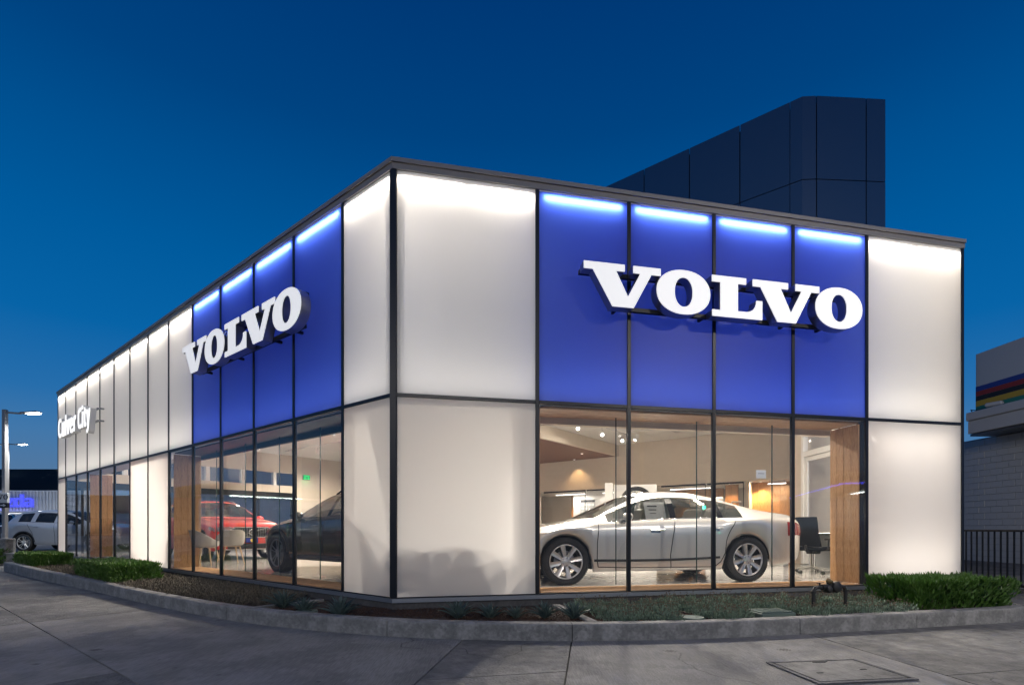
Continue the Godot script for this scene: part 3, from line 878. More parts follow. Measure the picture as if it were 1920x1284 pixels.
# ---------------------------------------------------------------- signs
func ring_letter(cx: float, cy: float, ax: float, ay: float, bx: float, by: float, z0: float, z1: float) -> MB:
	var b := MB.new()
	var n := 44
	for i in n:
		var a0 := TAU * i / n
		var a1 := TAU * (i + 1) / n
		var e := func(a, rx, ry): return Vector2(cx + rx * signf(cos(a)) * pow(absf(cos(a)), 0.94), cy + ry * signf(sin(a)) * pow(absf(sin(a)), 0.94))
		var p: Vector2 = e.call(a0, ax, ay)
		var q: Vector2 = e.call(a1, ax, ay)
		var r: Vector2 = e.call(a0, bx, by)
		var s: Vector2 = e.call(a1, bx, by)
		b.quad(Vector3(r.x, r.y, z1), Vector3(p.x, p.y, z1), Vector3(q.x, q.y, z1), Vector3(s.x, s.y, z1))
		b.quad(Vector3(p.x, p.y, z0), Vector3(r.x, r.y, z0), Vector3(s.x, s.y, z0), Vector3(q.x, q.y, z0))
		b.quad(Vector3(p.x, p.y, z0), Vector3(q.x, q.y, z0), Vector3(q.x, q.y, z1), Vector3(p.x, p.y, z1))
		b.quad(Vector3(s.x, s.y, z0), Vector3(r.x, r.y, z0), Vector3(r.x, r.y, z1), Vector3(s.x, s.y, z1))
	return b
func shape_letter(pts: Array, dx: float, z0: float, z1: float) -> MB:
	var p := PackedVector2Array()
	for q in pts: p.append(Vector2(q[0] + dx, q[1]))
	var b := MB.new()
	b.extrude(p, z0, z1)
	return b
func build_big_sign(called_label: String, at: Vector3, b: Basis) -> void:
	var sg := thing("channel_letter_sign", called_label, "sign", at)
	sg.basis = b
	meta(sg, "", "", "channel letter signs on the blue panels")
	var v := [[0.0, 0.53], [0.54, 0.53], [0.54, 0.445], [0.424, 0.445], [0.583, 0.135], [0.75, 0.44], [0.655, 0.44], [0.655, 0.53], [1.03, 0.53], [1.03, 0.44], [0.903, 0.44], [0.66, 0.0], [0.375, 0.0], [0.118, 0.44], [0.0, 0.44]]
	var l := [[1.755, 0.53], [2.257, 0.53], [2.257, 0.447], [2.135, 0.447], [2.135, 0.088], [2.262, 0.088], [2.315, 0.10], [2.36, 0.125], [2.39, 0.16], [2.405, 0.20], [2.41, 0.25], [2.50, 0.25], [2.50, 0.0], [1.76, 0.0], [1.76, 0.083], [1.878, 0.083], [1.878, 0.447], [1.755, 0.447]]
	for k in 2:
		var z0 := 0.0 if k == 0 else 0.1402
		var z1 := 0.14 if k == 0 else 0.152
		var parts := [shape_letter(v, 0, z0, z1), ring_letter(1.352, 0.265, 0.378, 0.283, 0.127, 0.188, z0, z1), shape_letter(l, 0, z0, z1), shape_letter(v, 2.356, z0, z1), ring_letter(3.706, 0.265, 0.38, 0.283, 0.125, 0.187, z0, z1)]
		for p in parts:
			part(sg, "letter_return" if k == 0 else "letter_face", p.mesh(), M["sign_return"] if k == 0 else M["sign_face"])
	part(sg, "mounting_rail", boxm(Vector3(3.95, 0.055, 0.05), 0.004), M["dark_metal"], Vector3(1.97, 0.47, -0.03))
	part(sg, "mounting_rail", boxm(Vector3(3.50, 0.055, 0.05), 0.004), M["dark_metal"], Vector3(2.14, 0.05, -0.03))
	for x in [0.5, 1.75, 3.0, 3.6]:
		for y in [0.05, 0.47]:
			part(sg, "bracket", boxm(Vector3(0.04, 0.04, 0.10), 0.004), M["dark_metal"], Vector3(x, y, -0.11))

func text_mesh(t: String, size: float, depth: float, bold := true, family := "Droid Sans") -> TextMesh:
	var m := TextMesh.new()
	var f := SystemFont.new()
	f.font_names = PackedStringArray([family])
	f.font_weight = 700 if bold else 400
	m.font = f
	m.text = t
	m.font_size = 64
	m.pixel_size = size / 46.0
	m.depth = depth
	m.curve_step = 1.0
	return m
func build_city_sign() -> void:
	var sg := thing("city_name_sign", "white two word letter sign on the frosted panels at the building's far end", "sign", lw(13.75, 3.80, -0.22), -TL)
	part(sg, "letter_returns", text_mesh("Culver City", 0.56, 0.13), M["white_paint"], Vector3(0, 0.28, -0.01), Basis.from_scale(Vector3(0.86, 1.0, 1.0)))
	part(sg, "letter_faces", text_mesh("Culver City", 0.56, 0.012), M["sign_face_lit"], Vector3(0, 0.28, 0.062), Basis.from_scale(Vector3(0.86, 1.0, 1.0)))
	for y in [0.12, 0.44]:
		part(sg, "mounting_rail", boxm(Vector3(3.6, 0.05, 0.04), 0.004), M["sill_metal"], Vector3(0, y, -0.10))
	for x in [-1.7, -0.5, 0.7, 1.85]:
		for y in [0.12, 0.44]:
			part(sg, "bracket", boxm(Vector3(0.05, 0.04, 0.10), 0.004), M["sill_metal"], Vector3(x, y, -0.165))

# ---------------------------------------------------------------- rooftop tower
func build_tower() -> void:
	var tw := thing("rooftop_tower", "dark blue grey metal panelled tower rising behind the showroom roof", "tower")
	var plan := []   # corner points from the far end of the long face to the end of the short face
	var a := Vector2(6.74, 12.0)
	var dl := Vector2(-cl, sl)
	var cuts := [8.9, 7.63, 6.36, 5.17, 3.9, 2.63, 1.37, 0.25]
	for c in cuts: plan.append(a + dl * c)
	plan.append(a)
	plan.append(Vector2(7.06, 11.98))
	plan.append(Vector2(8.26, 12.05))
	plan.append(Vector2(8.74, 12.08))
	var levels := [[5.3, 7.24], [7.26, 9.18], [9.2, 11.12]]
	for i in plan.size() - 1:
		var p: Vector2 = plan[i]
		var q: Vector2 = plan[i + 1]
		var d := (q - p).normalized()
		var g := 0.012
		if i == 7: g = 0.0
		var j0 := 0.0 if i == 8 else g
		var j1 := 0.0 if i == 7 else g
		var n := Vector2(d.y, -d.x)
		for lv in levels:
			var p2 := p + d * j0
			var q2 := q - d * j1
			part(tw, "panel", plate([p2, q2, q2 - n * 0.05, p2 - n * 0.05], lv[0], lv[1]), M["panel_metal"])
	var core := PackedVector2Array(plan)
	core.append(Vector2(8.74, 17.0))
	core.append(plan[0] + Vector2(1.5, 3.0))
	for z in Geometry2D.offset_polygon(core, -0.06):
		part(tw, "core", plate(Array(z), 5.31, 11.0), M["joint"])

# ---------------------------------------------------------------- ground
const KERB := [[-13.2, 13.42], [-12.03, 12.51], [-10.26, 11.17], [-8.6, 9.97], [-7.0, 8.80], [-4.96, 7.27], [-3.45, 6.24], [-2.32, 5.66], [-1.28, 5.29], [-0.48, 5.13], [0.59, 5.06], [1.8, 5.15], [3.0, 5.38], [4.49, 5.73], [5.52, 5.98], [6.0, 6.12], [6.28, 6.36], [6.5, 6.9], [6.9, 8.2]]
func smooth_line(src: Array, n := 6) -> PackedVector2Array:
	var out := PackedVector2Array()
	for i in src.size() - 1:
		var p0 := Vector2(src[maxi(i - 1, 0)][0], src[maxi(i - 1, 0)][1])
		var p1 := Vector2(src[i][0], src[i][1])
		var p2 := Vector2(src[i + 1][0], src[i + 1][1])
		var p3 := Vector2(src[mini(i + 2, src.size() - 1)][0], src[mini(i + 2, src.size() - 1)][1])
		for k in n:
			out.append(p1.cubic_interpolate(p2, p0, p3, float(k) / n))
	out.append(Vector2(src[-1][0], src[-1][1]))
	return out
func half(poly: PackedVector2Array, p: Vector2, n: Vector2) -> PackedVector2Array:   # keeps the side n points to
	var out := PackedVector2Array()
	for i in poly.size():
		var a := poly[i]
		var b := poly[(i + 1) % poly.size()]
		var da := (a - p).dot(n)
		var db := (b - p).dot(n)
		if da >= 0: out.append(a)
		if (da >= 0) != (db >= 0): out.append(a.lerp(b, da / (da - db)))
	return out

func build_ground() -> void:
	structure("ground", plate([Vector2(-260, -160), Vector2(260, -160), Vector2(260, 300), Vector2(-260, 300)], -0.4, -0.05), M["asphalt"])
	structure("pavement_bed", plate([Vector2(-22, -7.0), Vector2(16, -7.0), Vector2(16, 14), Vector2(-22, 16)], -0.049, -0.016), M["joint"])
	var pv := Node3D.new()
	pv.name = "pavement"
	pv.set_meta("kind", "structure")
	add_child(pv)
	var line := smooth_line(KERB)
	var keep_out := PackedVector2Array(line)
	keep_out.append(Vector2(12, 14))
	keep_out.append(Vector2(-6, 22))
	var all := PackedVector2Array([Vector2(-21.5, -6.5), Vector2(15.5, -6.5), Vector2(15.5, 13.5), Vector2(-21.5, 15.5)])
	var j3 := Vector2(-0.55, 4.65)
	var d3 := Vector2(0.21, 1.51).normalized()
	var n3 := Vector2(d3.y, -d3.x)
	var j4 := Vector2(0.53, 4.7)
	var d4 := Vector2(0.22, 1.46).normalized()
	var n4 := Vector2(d4.y, -d4.x)
	var j5 := Vector2(3.18, 4.54)
	var d5 := Vector2(-0.16, 1.46).normalized()
	var n5 := Vector2(d5.y, -d5.x)
	var o := Vector2(CX, -CZ)
	var inl := Vector2(sl, cl)      # inward of the long facade
	var inr := Vector2(-sr, cr)
	var dl := Vector2(-cl, sl)
	var dr := Vector2(cr, sr)
	var cells := []   # polygon, tone
	var a := half(all, j3, -n3)
	var lines := [-30.0, -7.4, -5.85, -4.3, -2.75, 60.0]
	for i in lines.size() - 1:
		var strip := half(half(a, o + inl * lines[i], inl), o + inl * lines[i + 1], -inl)
		var cross_ := [-40.0, -3.4, -0.14, 3.2, 6.5, 9.8, 13.1, 40.0] if i < 4 else [-40.0, 3.2, 6.5, 9.8, 13.1, 40.0]
		for k in cross_.size() - 1:
			cells.append([half(half(strip, o + dl * cross_[k], dl), o + dl * cross_[k + 1], -dl), (i * 3 + k * 5) % 7])
	for z in [[half(half(all, j3, n3), j4, -n4), -2.55, 1], [half(half(all, j4, n4), j5, -n5), -4.9, 2], [half(all, j5, n5), -3.24, 3]]:
		for cut in [[-60.0, z[1] - 1.6], [z[1] - 1.6, z[1]], [z[1], 60.0]]:
			var p := half(half(z[0], o + inr * cut[0], inr), o + inr * cut[1], -inr)
			if z[2] == 3:
				for k in [[-60.0, 8.4], [8.4, 11.4], [11.4, 60.0]]:
					cells.append([half(half(p, o + dr * k[0], dr), o + dr * k[1], -dr), 4])
			else:
				cells.append([p, 5 if z[2] == 2 else 1])
	var tone := ["concrete", "concrete", "concrete", "concrete", "concrete", "concrete", "concrete_dark"]
	for c in cells:
		if c[0].size() < 3: continue
		for q in Geometry2D.clip_polygons(c[0], keep_out):
			for z in Geometry2D.offset_polygon(q, -0.007):
				if z.size() < 3: continue
				var m: Material = M[tone[c[1]]] if c[1] != 5 else M["concrete_light"]
				part(pv, "slab", plate(Array(z), -0.03, 0.0), m)
	# one pale replaced slab at the edge of the picture
	# vault lid let into the pavement
	var vt := thing("vault_lid", "rectangular concrete utility vault lid let into the pavement", "utility lid", Vector3(2.51, 0.0, -3.98), 0.14)
	var fr := MB.new()
	for e in [[Vector3(0, 0.008, 0.285), Vector3(0.80, 0.012, 0.03)], [Vector3(0, 0.008, -0.285), Vector3(0.80, 0.012, 0.03)], [Vector3(0.385, 0.008, 0), Vector3(0.03, 0.012, 0.54)], [Vector3(-0.385, 0.008, 0), Vector3(0.03, 0.012, 0.54)]]:
		fr.box(e[0], e[1], 0.003)
	part(vt, "frame", fr.mesh(), M["concrete_dark"])
	part(vt, "gap", boxm(Vector3(0.735, 0.006, 0.54)), M["joint"], Vector3(0, 0.0035, 0))
	part(vt, "lid", boxm(Vector3(0.70, 0.010, 0.505), 0.003), M["concrete"], Vector3(0, 0.0085, 0))
	for p in [Vector3(-0.2, 0.0145, 0.06), Vector3(0.2, 0.0145, 0.02)]:
		part(vt, "lifting_slot", boxm(Vector3(0.05, 0.004, 0.014)), M["joint"], p)
	var chip := MB.new()
	chip.xf = Transform3D(DOWN)
	chip.extrude(PackedVector2Array([Vector2(-0.07, 0.0), Vector2(-0.05, 0.03), Vector2(0.05, 0.032), Vector2(0.075, 0.01), Vector2(0.03, -0.02), Vector2(-0.04, -0.018)]), 0.0, 0.003)
	part(vt, "patch", chip.mesh(), M["joint"], Vector3(0.03, 0.0136, -0.225))
	# raised parking lot beside the neighbouring dealership
	structure("parking_lot", plate([Vector2(-90, 14.2), Vector2(-16.2, 14.2), Vector2(-16.2, 19), Vector2(-4.5, 31.5), Vector2(-4.5, 90), Vector2(-90, 90)], -0.049, 0.20), M["concrete_light"])
	structure("road", plate([Vector2(-24, 11), Vector2(-22.2, 11), Vector2(-22.2, -7.2), Vector2(16.2, -7.2), Vector2(16.2, 14), Vector2(60, 30), Vector2(60, -60), Vector2(-90, -60), Vector2(-90, 11)], -0.048, -0.02), M["asphalt"])
	build_planter(line)

func build_planter(line: PackedVector2Array) -> void:
	# soil
	var inner := PackedVector2Array()
	for i in line.size(): inner.append(line[i])
	inner.append(Vector2(7.3, 8.6))
	inner.append(flat(rw(8.3, 0, 0.1)))
	inner.append(corner_at(0.1) + Vector2(CX, -CZ))
	inner.append(flat(lw(16.5, 0, 0.1)))
	var beds := Geometry2D.offset_polygon(inner, -0.06)
	structure("planting_soil", plate(Array(beds[0]), 0.0, 0.125), M["soil"])
	# kerb cast in lengths
	var kb := thing("planter_kerb", "low concrete kerb curving round the planting bed", "kerb")
	var ln := PackedFloat32Array([0.0])
	for i in line.size() - 1: ln.append(ln[i] + line[i].distance_to(line[i + 1]))
	var joints := [0.0]
	for x in [[-12.6, 12.95], [-9.4, 10.55], [-7.0, 8.80], [-4.96, 7.27], [-3.45, 6.24], [-1.28, 5.29], [0.59, 5.06], [3.0, 5.38], [4.49, 5.73], [6.2, 6.25]]:
		var best := 0
		for i in line.size():
			if line[i].distance_to(Vector2(x[0], x[1])) < line[best].distance_to(Vector2(x[0], x[1])): best = i
		joints.append(ln[best])
	joints.append(ln[-1])
	for k in joints.size() - 1:
		var lo: float = joints[k] + 0.004
		var hi: float = joints[k + 1] - 0.004
		var n := maxi(2, int((hi - lo) / 0.15))
		var rows := []
		for i in n + 1:
			var s: float = lerpf(lo, hi, float(i) / n)
			var j := 0
			while j < ln.size() - 2 and ln[j + 1] < s: j += 1
			var f: float = (s - ln[j]) / maxf(ln[j + 1] - ln[j], 1e-5)
			var p := line[j].lerp(line[j + 1], f)
			var d := (line[mini(j + 2, line.size() - 1)] - line[maxi(j - 1, 0)]).normalized()
			var out := Vector2(d.y, -d.x)
			var h := 0.165 + clampf((-p.x - 6.0) / 6.0, 0.0, 1.0) * 0.06
			var sec := [[0.0, -0.03], [0.0, h - 0.02], [-0.006, h - 0.006], [-0.02, h], [-0.14, h], [-0.15, h - 0.01], [-0.15, 0.0]]
			var row := []
			for c in sec:
				var q: Vector2 = p + out * c[0]
				row.append(Vector3(q.x, c[1], -q.y))
			rows.append(row)
		var b := MB.new()
		b.grid(rows)
		for e in [0, rows.size() - 1]:
			for i in range(1, rows[e].size() - 1):
				if e == 0: b.tri(rows[e][0], rows[e][i + 1], rows[e][i])
				else: b.tri(rows[e][0], rows[e][i], rows[e][i + 1])
		part(kb, "kerb_length", b.mesh(), M["kerb_concrete"])
	# low divider strips between the beds
	for d in [[Vector2(0.83, 5.28), Vector2(0.55, 6.45)], [Vector2(-3.1, 6.25), Vector2(-2.55, 6.95)]]:
		var dv := thing("bed_divider", "narrow concrete strip dividing the spiky plants from the ground cover by the " + ("short" if d[0].x > 0 else "long") + " facade", "edging", Vector3(d[0].x, 0, -d[0].y))
		var b := MB.new()
		b.bar(Vector3(0, 0.13, 0), Vector3(d[1].x - d[0].x, 0.13, -(d[1].y - d[0].y)), 0.10, 0.05, 0.005)
		part(dv, "strip", b.mesh(), M["kerb_concrete"])

# ---------------------------------------------------------------- plants
func leaf_into(b: MB, p: Vector3, d: Vector3, side: Vector3, ln: float, wd: float, col: Color) -> void:
	var nrm := d.cross(side).normalized()
	var m := p + d * ln * 0.5 - nrm * wd * 0.15
	var tip := p + d * ln - nrm * ln * 0.06
	b.tri(p, m + side * wd * 0.5 + nrm * wd * 0.2, tip, col)
	b.tri(p, tip, m - side * wd * 0.5 + nrm * wd * 0.2, col)
func hedge(label: String, at: Vector3, ry: float, size: Vector3, n: int, ln: float, wd: float, green: Color) -> void:
	var h := thing("clipped_hedge", label, "hedge", at, ry, "clipped hedges in the planting bed")
	var b := MB.new()
	for i in n:
		var u := Vector3(rng.randf_range(-1, 1), rng.randf_range(-1, 1), rng.randf_range(-1, 1))
		var ax := rng.randi() % 5
		if ax < 4:   # most leaves near the skin
			var k := [0, 1, 1, 2][ax] as int
			u[k] = signf(u[k]) * (1.0 - pow(rng.randf(), 2.0) * 0.3)
			if k == 1: u.y = absf(u.y)
		var bump := 1.0 + 0.10 * sin(u.x * size.x * 7.0 + at.x) * cos(u.z * 5.0 + u.y * 3.0) + 0.05 * sin(u.x * size.x * 19.0)
		var p := Vector3(u.x * size.x / 2, (u.y * 0.5 + 0.5) * size.y, u.z * size.z / 2) * Vector3(bump, 1.0 + (bump - 1.0) * 0.6, bump)
		var d := (Vector3(u.x * 0.35, 0.75 + rng.randf() * 0.5, u.z * 0.45) + Vector3(rng.randfn(), rng.randfn() * 0.6, rng.randfn()) * 0.33).normalized()
		var side := d.cross(Vector3(rng.randfn(), rng.randfn(), rng.randfn())).normalized()
		leaf_into(b, p, d, side, ln * rng.randf_range(0.7, 1.25), wd * rng.randf_range(0.8, 1.2), green)
	part(h, "foliage", b.mesh(), M["leaf"])
	var st := MB.new()
	for i in int(size.x / 0.22):
		var x := -size.x / 2 + 0.12 + i * 0.22
		for k in 3:
			var q := Vector3(x + rng.randf_range(-0.05, 0.05), 0, rng.randf_range(-0.3, 0.3) * size.z)
			st.tube([q - Vector3(0, 0.02, 0), q + Vector3(rng.randf_range(-0.06, 0.06), size.y * 0.45, rng.randf_range(-0.05, 0.05)), q + Vector3(rng.randf_range(-0.12, 0.12), size.y * 0.85, rng.randf_range(-0.1, 0.1))], 0.007, 5)
	part(h, "stems", st.mesh(), M["bark"])
func tuft(n: int, r: float, h: float, ln: float, wd: float, dark: Color, light: Color, tips := 0, tip_col := Color.WHITE) -> Mesh:
	var b := MB.new()
	for i in n:
		var a := rng.randf() * TAU
		var q := sqrt(rng.randf()) * r
		var p := Vector3(cos(a) * q, rng.randf() * h * 0.75 * (1.0 - 0.5 * q / r), sin(a) * q)
		var d := Vector3(cos(a) * rng.randf() * 0.9, 0.5 + rng.randf() * 0.8, sin(a) * rng.randf() * 0.9).normalized()
		leaf_into(b, p, d, d.cross(Vector3(rng.randfn(), rng.randfn(), rng.randfn())).normalized(), ln * rng.randf_range(0.6, 1.3), wd, dark.lerp(light, rng.randf()))
	for i in tips:
		var a := rng.randf() * TAU
		var q := sqrt(rng.randf()) * r
		var p := Vector3(cos(a) * q, h * 0.5, sin(a) * q)
		var e := p + Vector3(rng.randf_range(-0.03, 0.03), h * rng.randf_range(0.5, 1.0), rng.randf_range(-0.03, 0.03))
		var sd := Vector3(0.0015, 0, 0).rotated(Vector3.UP, rng.randf() * TAU)
		b.quad(p - sd, p + sd, e + sd, e - sd, tip_col * 0.6)
		for k in 5:
			var d := Vector3(rng.randfn(), rng.randf() + 0.2, rng.randfn()).normalized()
			leaf_into(b, e, d, d.cross(Vector3(rng.randfn(), rng.randfn(), rng.randfn())).normalized(), 0.016, 0.012, tip_col.lerp(Color(0.12, 0.09, 0.06), rng.randf()))
	return b.mesh()
func cover(called: String, label: String, category: String, meshes: Array, spots: Array) -> void:
	# spots: (position, scale); one object, nobody could count it
	var top := Node3D.new()
	top.name = numbered(called)
	add_child(top)
	meta(top, label, category, "", "stuff")
	for k in meshes.size():
		var mine := []
		for i in spots.size():
			if i % meshes.size() == k: mine.append(spots[i])
		var mm := MultiMesh.new()
		mm.transform_format = MultiMesh.TRANSFORM_3D
		mm.mesh = meshes[k]
		mm.instance_count = mine.size()
		for i in mine.size():
			mm.set_instance_transform(i, Transform3D(Basis(Vector3.UP, rng.randf() * TAU).scaled(Vector3.ONE * mine[i][1]), mine[i][0]))
		var o := MultiMeshInstance3D.new()
		o.name = "clumps"
		o.multimesh = mm
		o.material_override = M["leaf_dull"]
		o.set_meta("kind", "stuff")
		top.add_child(o, true)
func agave(at: Vector3, r: float, label: String, seed_: int) -> void:
	var a := thing("agave", label, "agave plant", at, seed_ * 1.3, "agaves in the planting bed")
	if not shared.has("agave"):
		var b := MB.new()
		var rows := []
		var w := [0.30, 0.62, 0.90, 1.0, 0.90, 0.62, 0.28, 0.02]
		for i in w.size():
			var f := float(i) / (w.size() - 1)
			var y := 0.10 * sin(f * PI) + 0.03 * f
			var hw: float = 0.085 * w[i]
			rows.append([Vector3(-hw, y + hw * 0.55, f), Vector3(-hw * 0.5, y + hw * 0.12, f), Vector3(0, y, f), Vector3(hw * 0.5, y + hw * 0.12, f), Vector3(hw, y + hw * 0.55, f), Vector3(hw * 0.4, y - 0.02 * w[i], f), Vector3(-hw * 0.4, y - 0.02 * w[i], f), Vector3(-hw, y + hw * 0.55, f)])
		b.grid(rows, true)
		shared["agave"] = b.mesh()
	rng.seed = 500 + seed_
	for i in 30:
		var ring := float(i) / 29.0
		var el := lerpf(0.30, 1.42, ring) + rng.randf_range(-0.08, 0.08)
		var az := i * 2.39996 + rng.randf_range(-0.15, 0.15)
		var ln := r * lerpf(1.0, 0.78, ring) * rng.randf_range(0.9, 1.12)
		var bs := Basis(Vector3.UP, az) * Basis(Vector3.RIGHT, -el) * Basis.from_scale(Vector3(ln * 0.85, ln * 0.9, ln))
		part(a, "leaf", shared["agave"], M["agave_leaf"], Vector3(sin(az) * 0.012, 0.0, cos(az) * 0.012), bs)

func inside(poly: PackedVector2Array, p: Vector2) -> bool:
	return Geometry2D.is_point_in_polygon(p, poly)
func build_plants() -> void:
	rng.seed = 11
	var green := Color(0.070, 0.145, 0.025)
	hedge("clipped green hedge at the kerb's rounded end below the frosted end panel", Vector3(5.44, 0.11, -6.60), 0.16, Vector3(1.34, 0.31, 0.74), 6800, 0.095, 0.024, green)
	hedge("clipped green hedge below the two lower frosted panels of the long facade", Vector3(-7.62, 0.13, -9.92), -0.67, Vector3(2.45, 0.30, 0.72), 9000, 0.07, 0.028, green)
	hedge("clipped green hedge at the far end of the planting bed", Vector3(-12.1, 0.16, -13.35), -0.67, Vector3(2.2, 0.27, 0.75), 6500, 0.075, 0.03, green)
	hedge("clipped green hedge behind the low wall beside the lamp post", Vector3(-16.75, 0.0, -15.75), 0.0, Vector3(2.1, 0.40, 0.55), 3500, 0.09, 0.035, green)
	# spiky rosettes
	var what := ["farthest from the corner by the long facade", "in the middle of the three by the long facade", "nearest the corner by the long facade"]
	var i := 0
	for p in [[-2.80, 6.32, 0.30], [-2.42, 6.02, 0.24], [-1.90, 5.72, 0.29]]:
		agave(Vector3(p[0], 0.12, -p[1]), p[2], "dark grey green agave rosette, " + what[i], i)
		i += 1
	var order := ["first from the building corner, the largest of five", "second of five from the building corner", "small, third of five from the building corner", "fourth of five from the building corner", "yellow tipped, beside the concrete divider strip"]
	var j := 0
	for p in [[-0.58, 5.58, 0.27], [-0.24, 5.60, 0.22], [0.04, 5.62, 0.19], [0.36, 5.62, 0.24], [0.66, 5.55, 0.25]]:
		agave(Vector3(p[0], 0.12, -p[1]), p[2], "agave rosette under the short facade, " + order[j], 10 + j)
		j += 1
	# ground cover
	rng.seed = 21
	var brown := []
	for k in 3: brown.append(tuft(55, 0.10, 0.11, 0.038, 0.013, Color(0.055, 0.052, 0.035), Color(0.15, 0.125, 0.095)))
	var bedl := PackedVector2Array([Vector2(-2.95, 6.55), flat(lw(2.0, 0, -0.06)), flat(lw(16.3, 0, -0.06)), Vector2(-13.0, 13.55), Vector2(-10.2, 11.36), Vector2(-7.0, 9.0), Vector2(-4.9, 7.5), Vector2(-3.4, 6.5)])
	var spots := []
	while spots.size() < 2300:
		var p := Vector2(rng.randf_range(-13.2, -2.5), rng.randf_range(6.3, 16.0))
		if inside(bedl, p): spots.append([Vector3(p.x, 0.115, -p.y), rng.randf_range(0.75, 1.35)])
	cover("ground_cover", "low brownish grey ground cover along the long facade", "ground cover", brown, spots)
	var sage := []
	for k in 4: sage.append(tuft(46, 0.075, 0.10, 0.040, 0.014, Color(0.11, 0.16, 0.105), Color(0.27, 0.35, 0.26), 2, Color(0.20, 0.15, 0.10)))
	var bedr := PackedVector2Array([Vector2(0.98, 5.34), Vector2(1.8, 5.36), Vector2(3.0, 5.58), Vector2(4.6, 5.95), Vector2(4.55, 7.0), Vector2(2.6, 6.85), Vector2(0.75, 6.4)])
	spots = []
	var hearts := []
	var tries := 0
	while hearts.size() < 64 and tries < 6000:
		tries += 1
		var p := Vector2(rng.randf_range(0.7, 4.7), rng.randf_range(5.3, 7.1))
		if not inside(bedr, p): continue
		if p.distance_to(Vector2(1.92, 5.50)) < 0.24 or (absf(p.x - 2.86) < 0.34 and absf(p.y - 5.72) < 0.28): continue
		var near := false
		for q in hearts:
			if p.distance_to(q) < 0.22: near = true
		if not near: hearts.append(p)
	for q in hearts:
		var size := rng.randf_range(0.10, 0.16)
		for k in 13:
			var a := rng.randf() * TAU
			var r := sqrt(rng.randf()) * size
			spots.append([Vector3(q.x + cos(a) * r, 0.115 + 0.06 * (1.0 - r / size), -(q.y + sin(a) * r)), rng.randf_range(0.65, 1.05)])
	cover("sage_cover", "grey green low sage plants with dry flower heads under the short window", "ground cover", sage, spots)
	var chips := []
	for k in 2:
		var b := MB.new()
		for q in 16:
			b.xf = Transform3D(Basis.from_euler(Vector3(rng.randfn() * 0.3, rng.randf() * TAU, rng.randfn() * 0.3)), Vector3(rng.randfn() * 0.06, 0.004 + rng.randf() * 0.008, rng.randfn() * 0.06))
			var s := Vector3(rng.randf_range(0.012, 0.035), 0.004, rng.randf_range(0.006, 0.013))
			b.box(Vector3.ZERO, s)
		for q in b.c.size(): b.c[q] = Color(0.055, 0.026, 0.015) * (0.6 + 0.8 * fposmod(q / 24 * 0.37, 1.0))
		chips.append(b.mesh())
	spots = []
	for q in 420:
		spots.append([Vector3(rng.randf_range(0.8, 4.4), 0.125, -rng.randf_range(5.35, 5.9)), 1.0])
	for q in 320:
		spots.append([Vector3(rng.randf_range(-3.0, 0.8), 0.125, -rng.randf_range(5.42, 6.3)), 1.0])
	var ok := []
	for q in spots:
		var p := Vector2(q[0].x, -q[0].z)
		if p.y > 5.2 + absf(p.x - 0.6) * 0.22 + 0.1: ok.append(q)
	cover("bark_mulch", "reddish brown bark chips on the bed soil", "mulch", chips, ok)

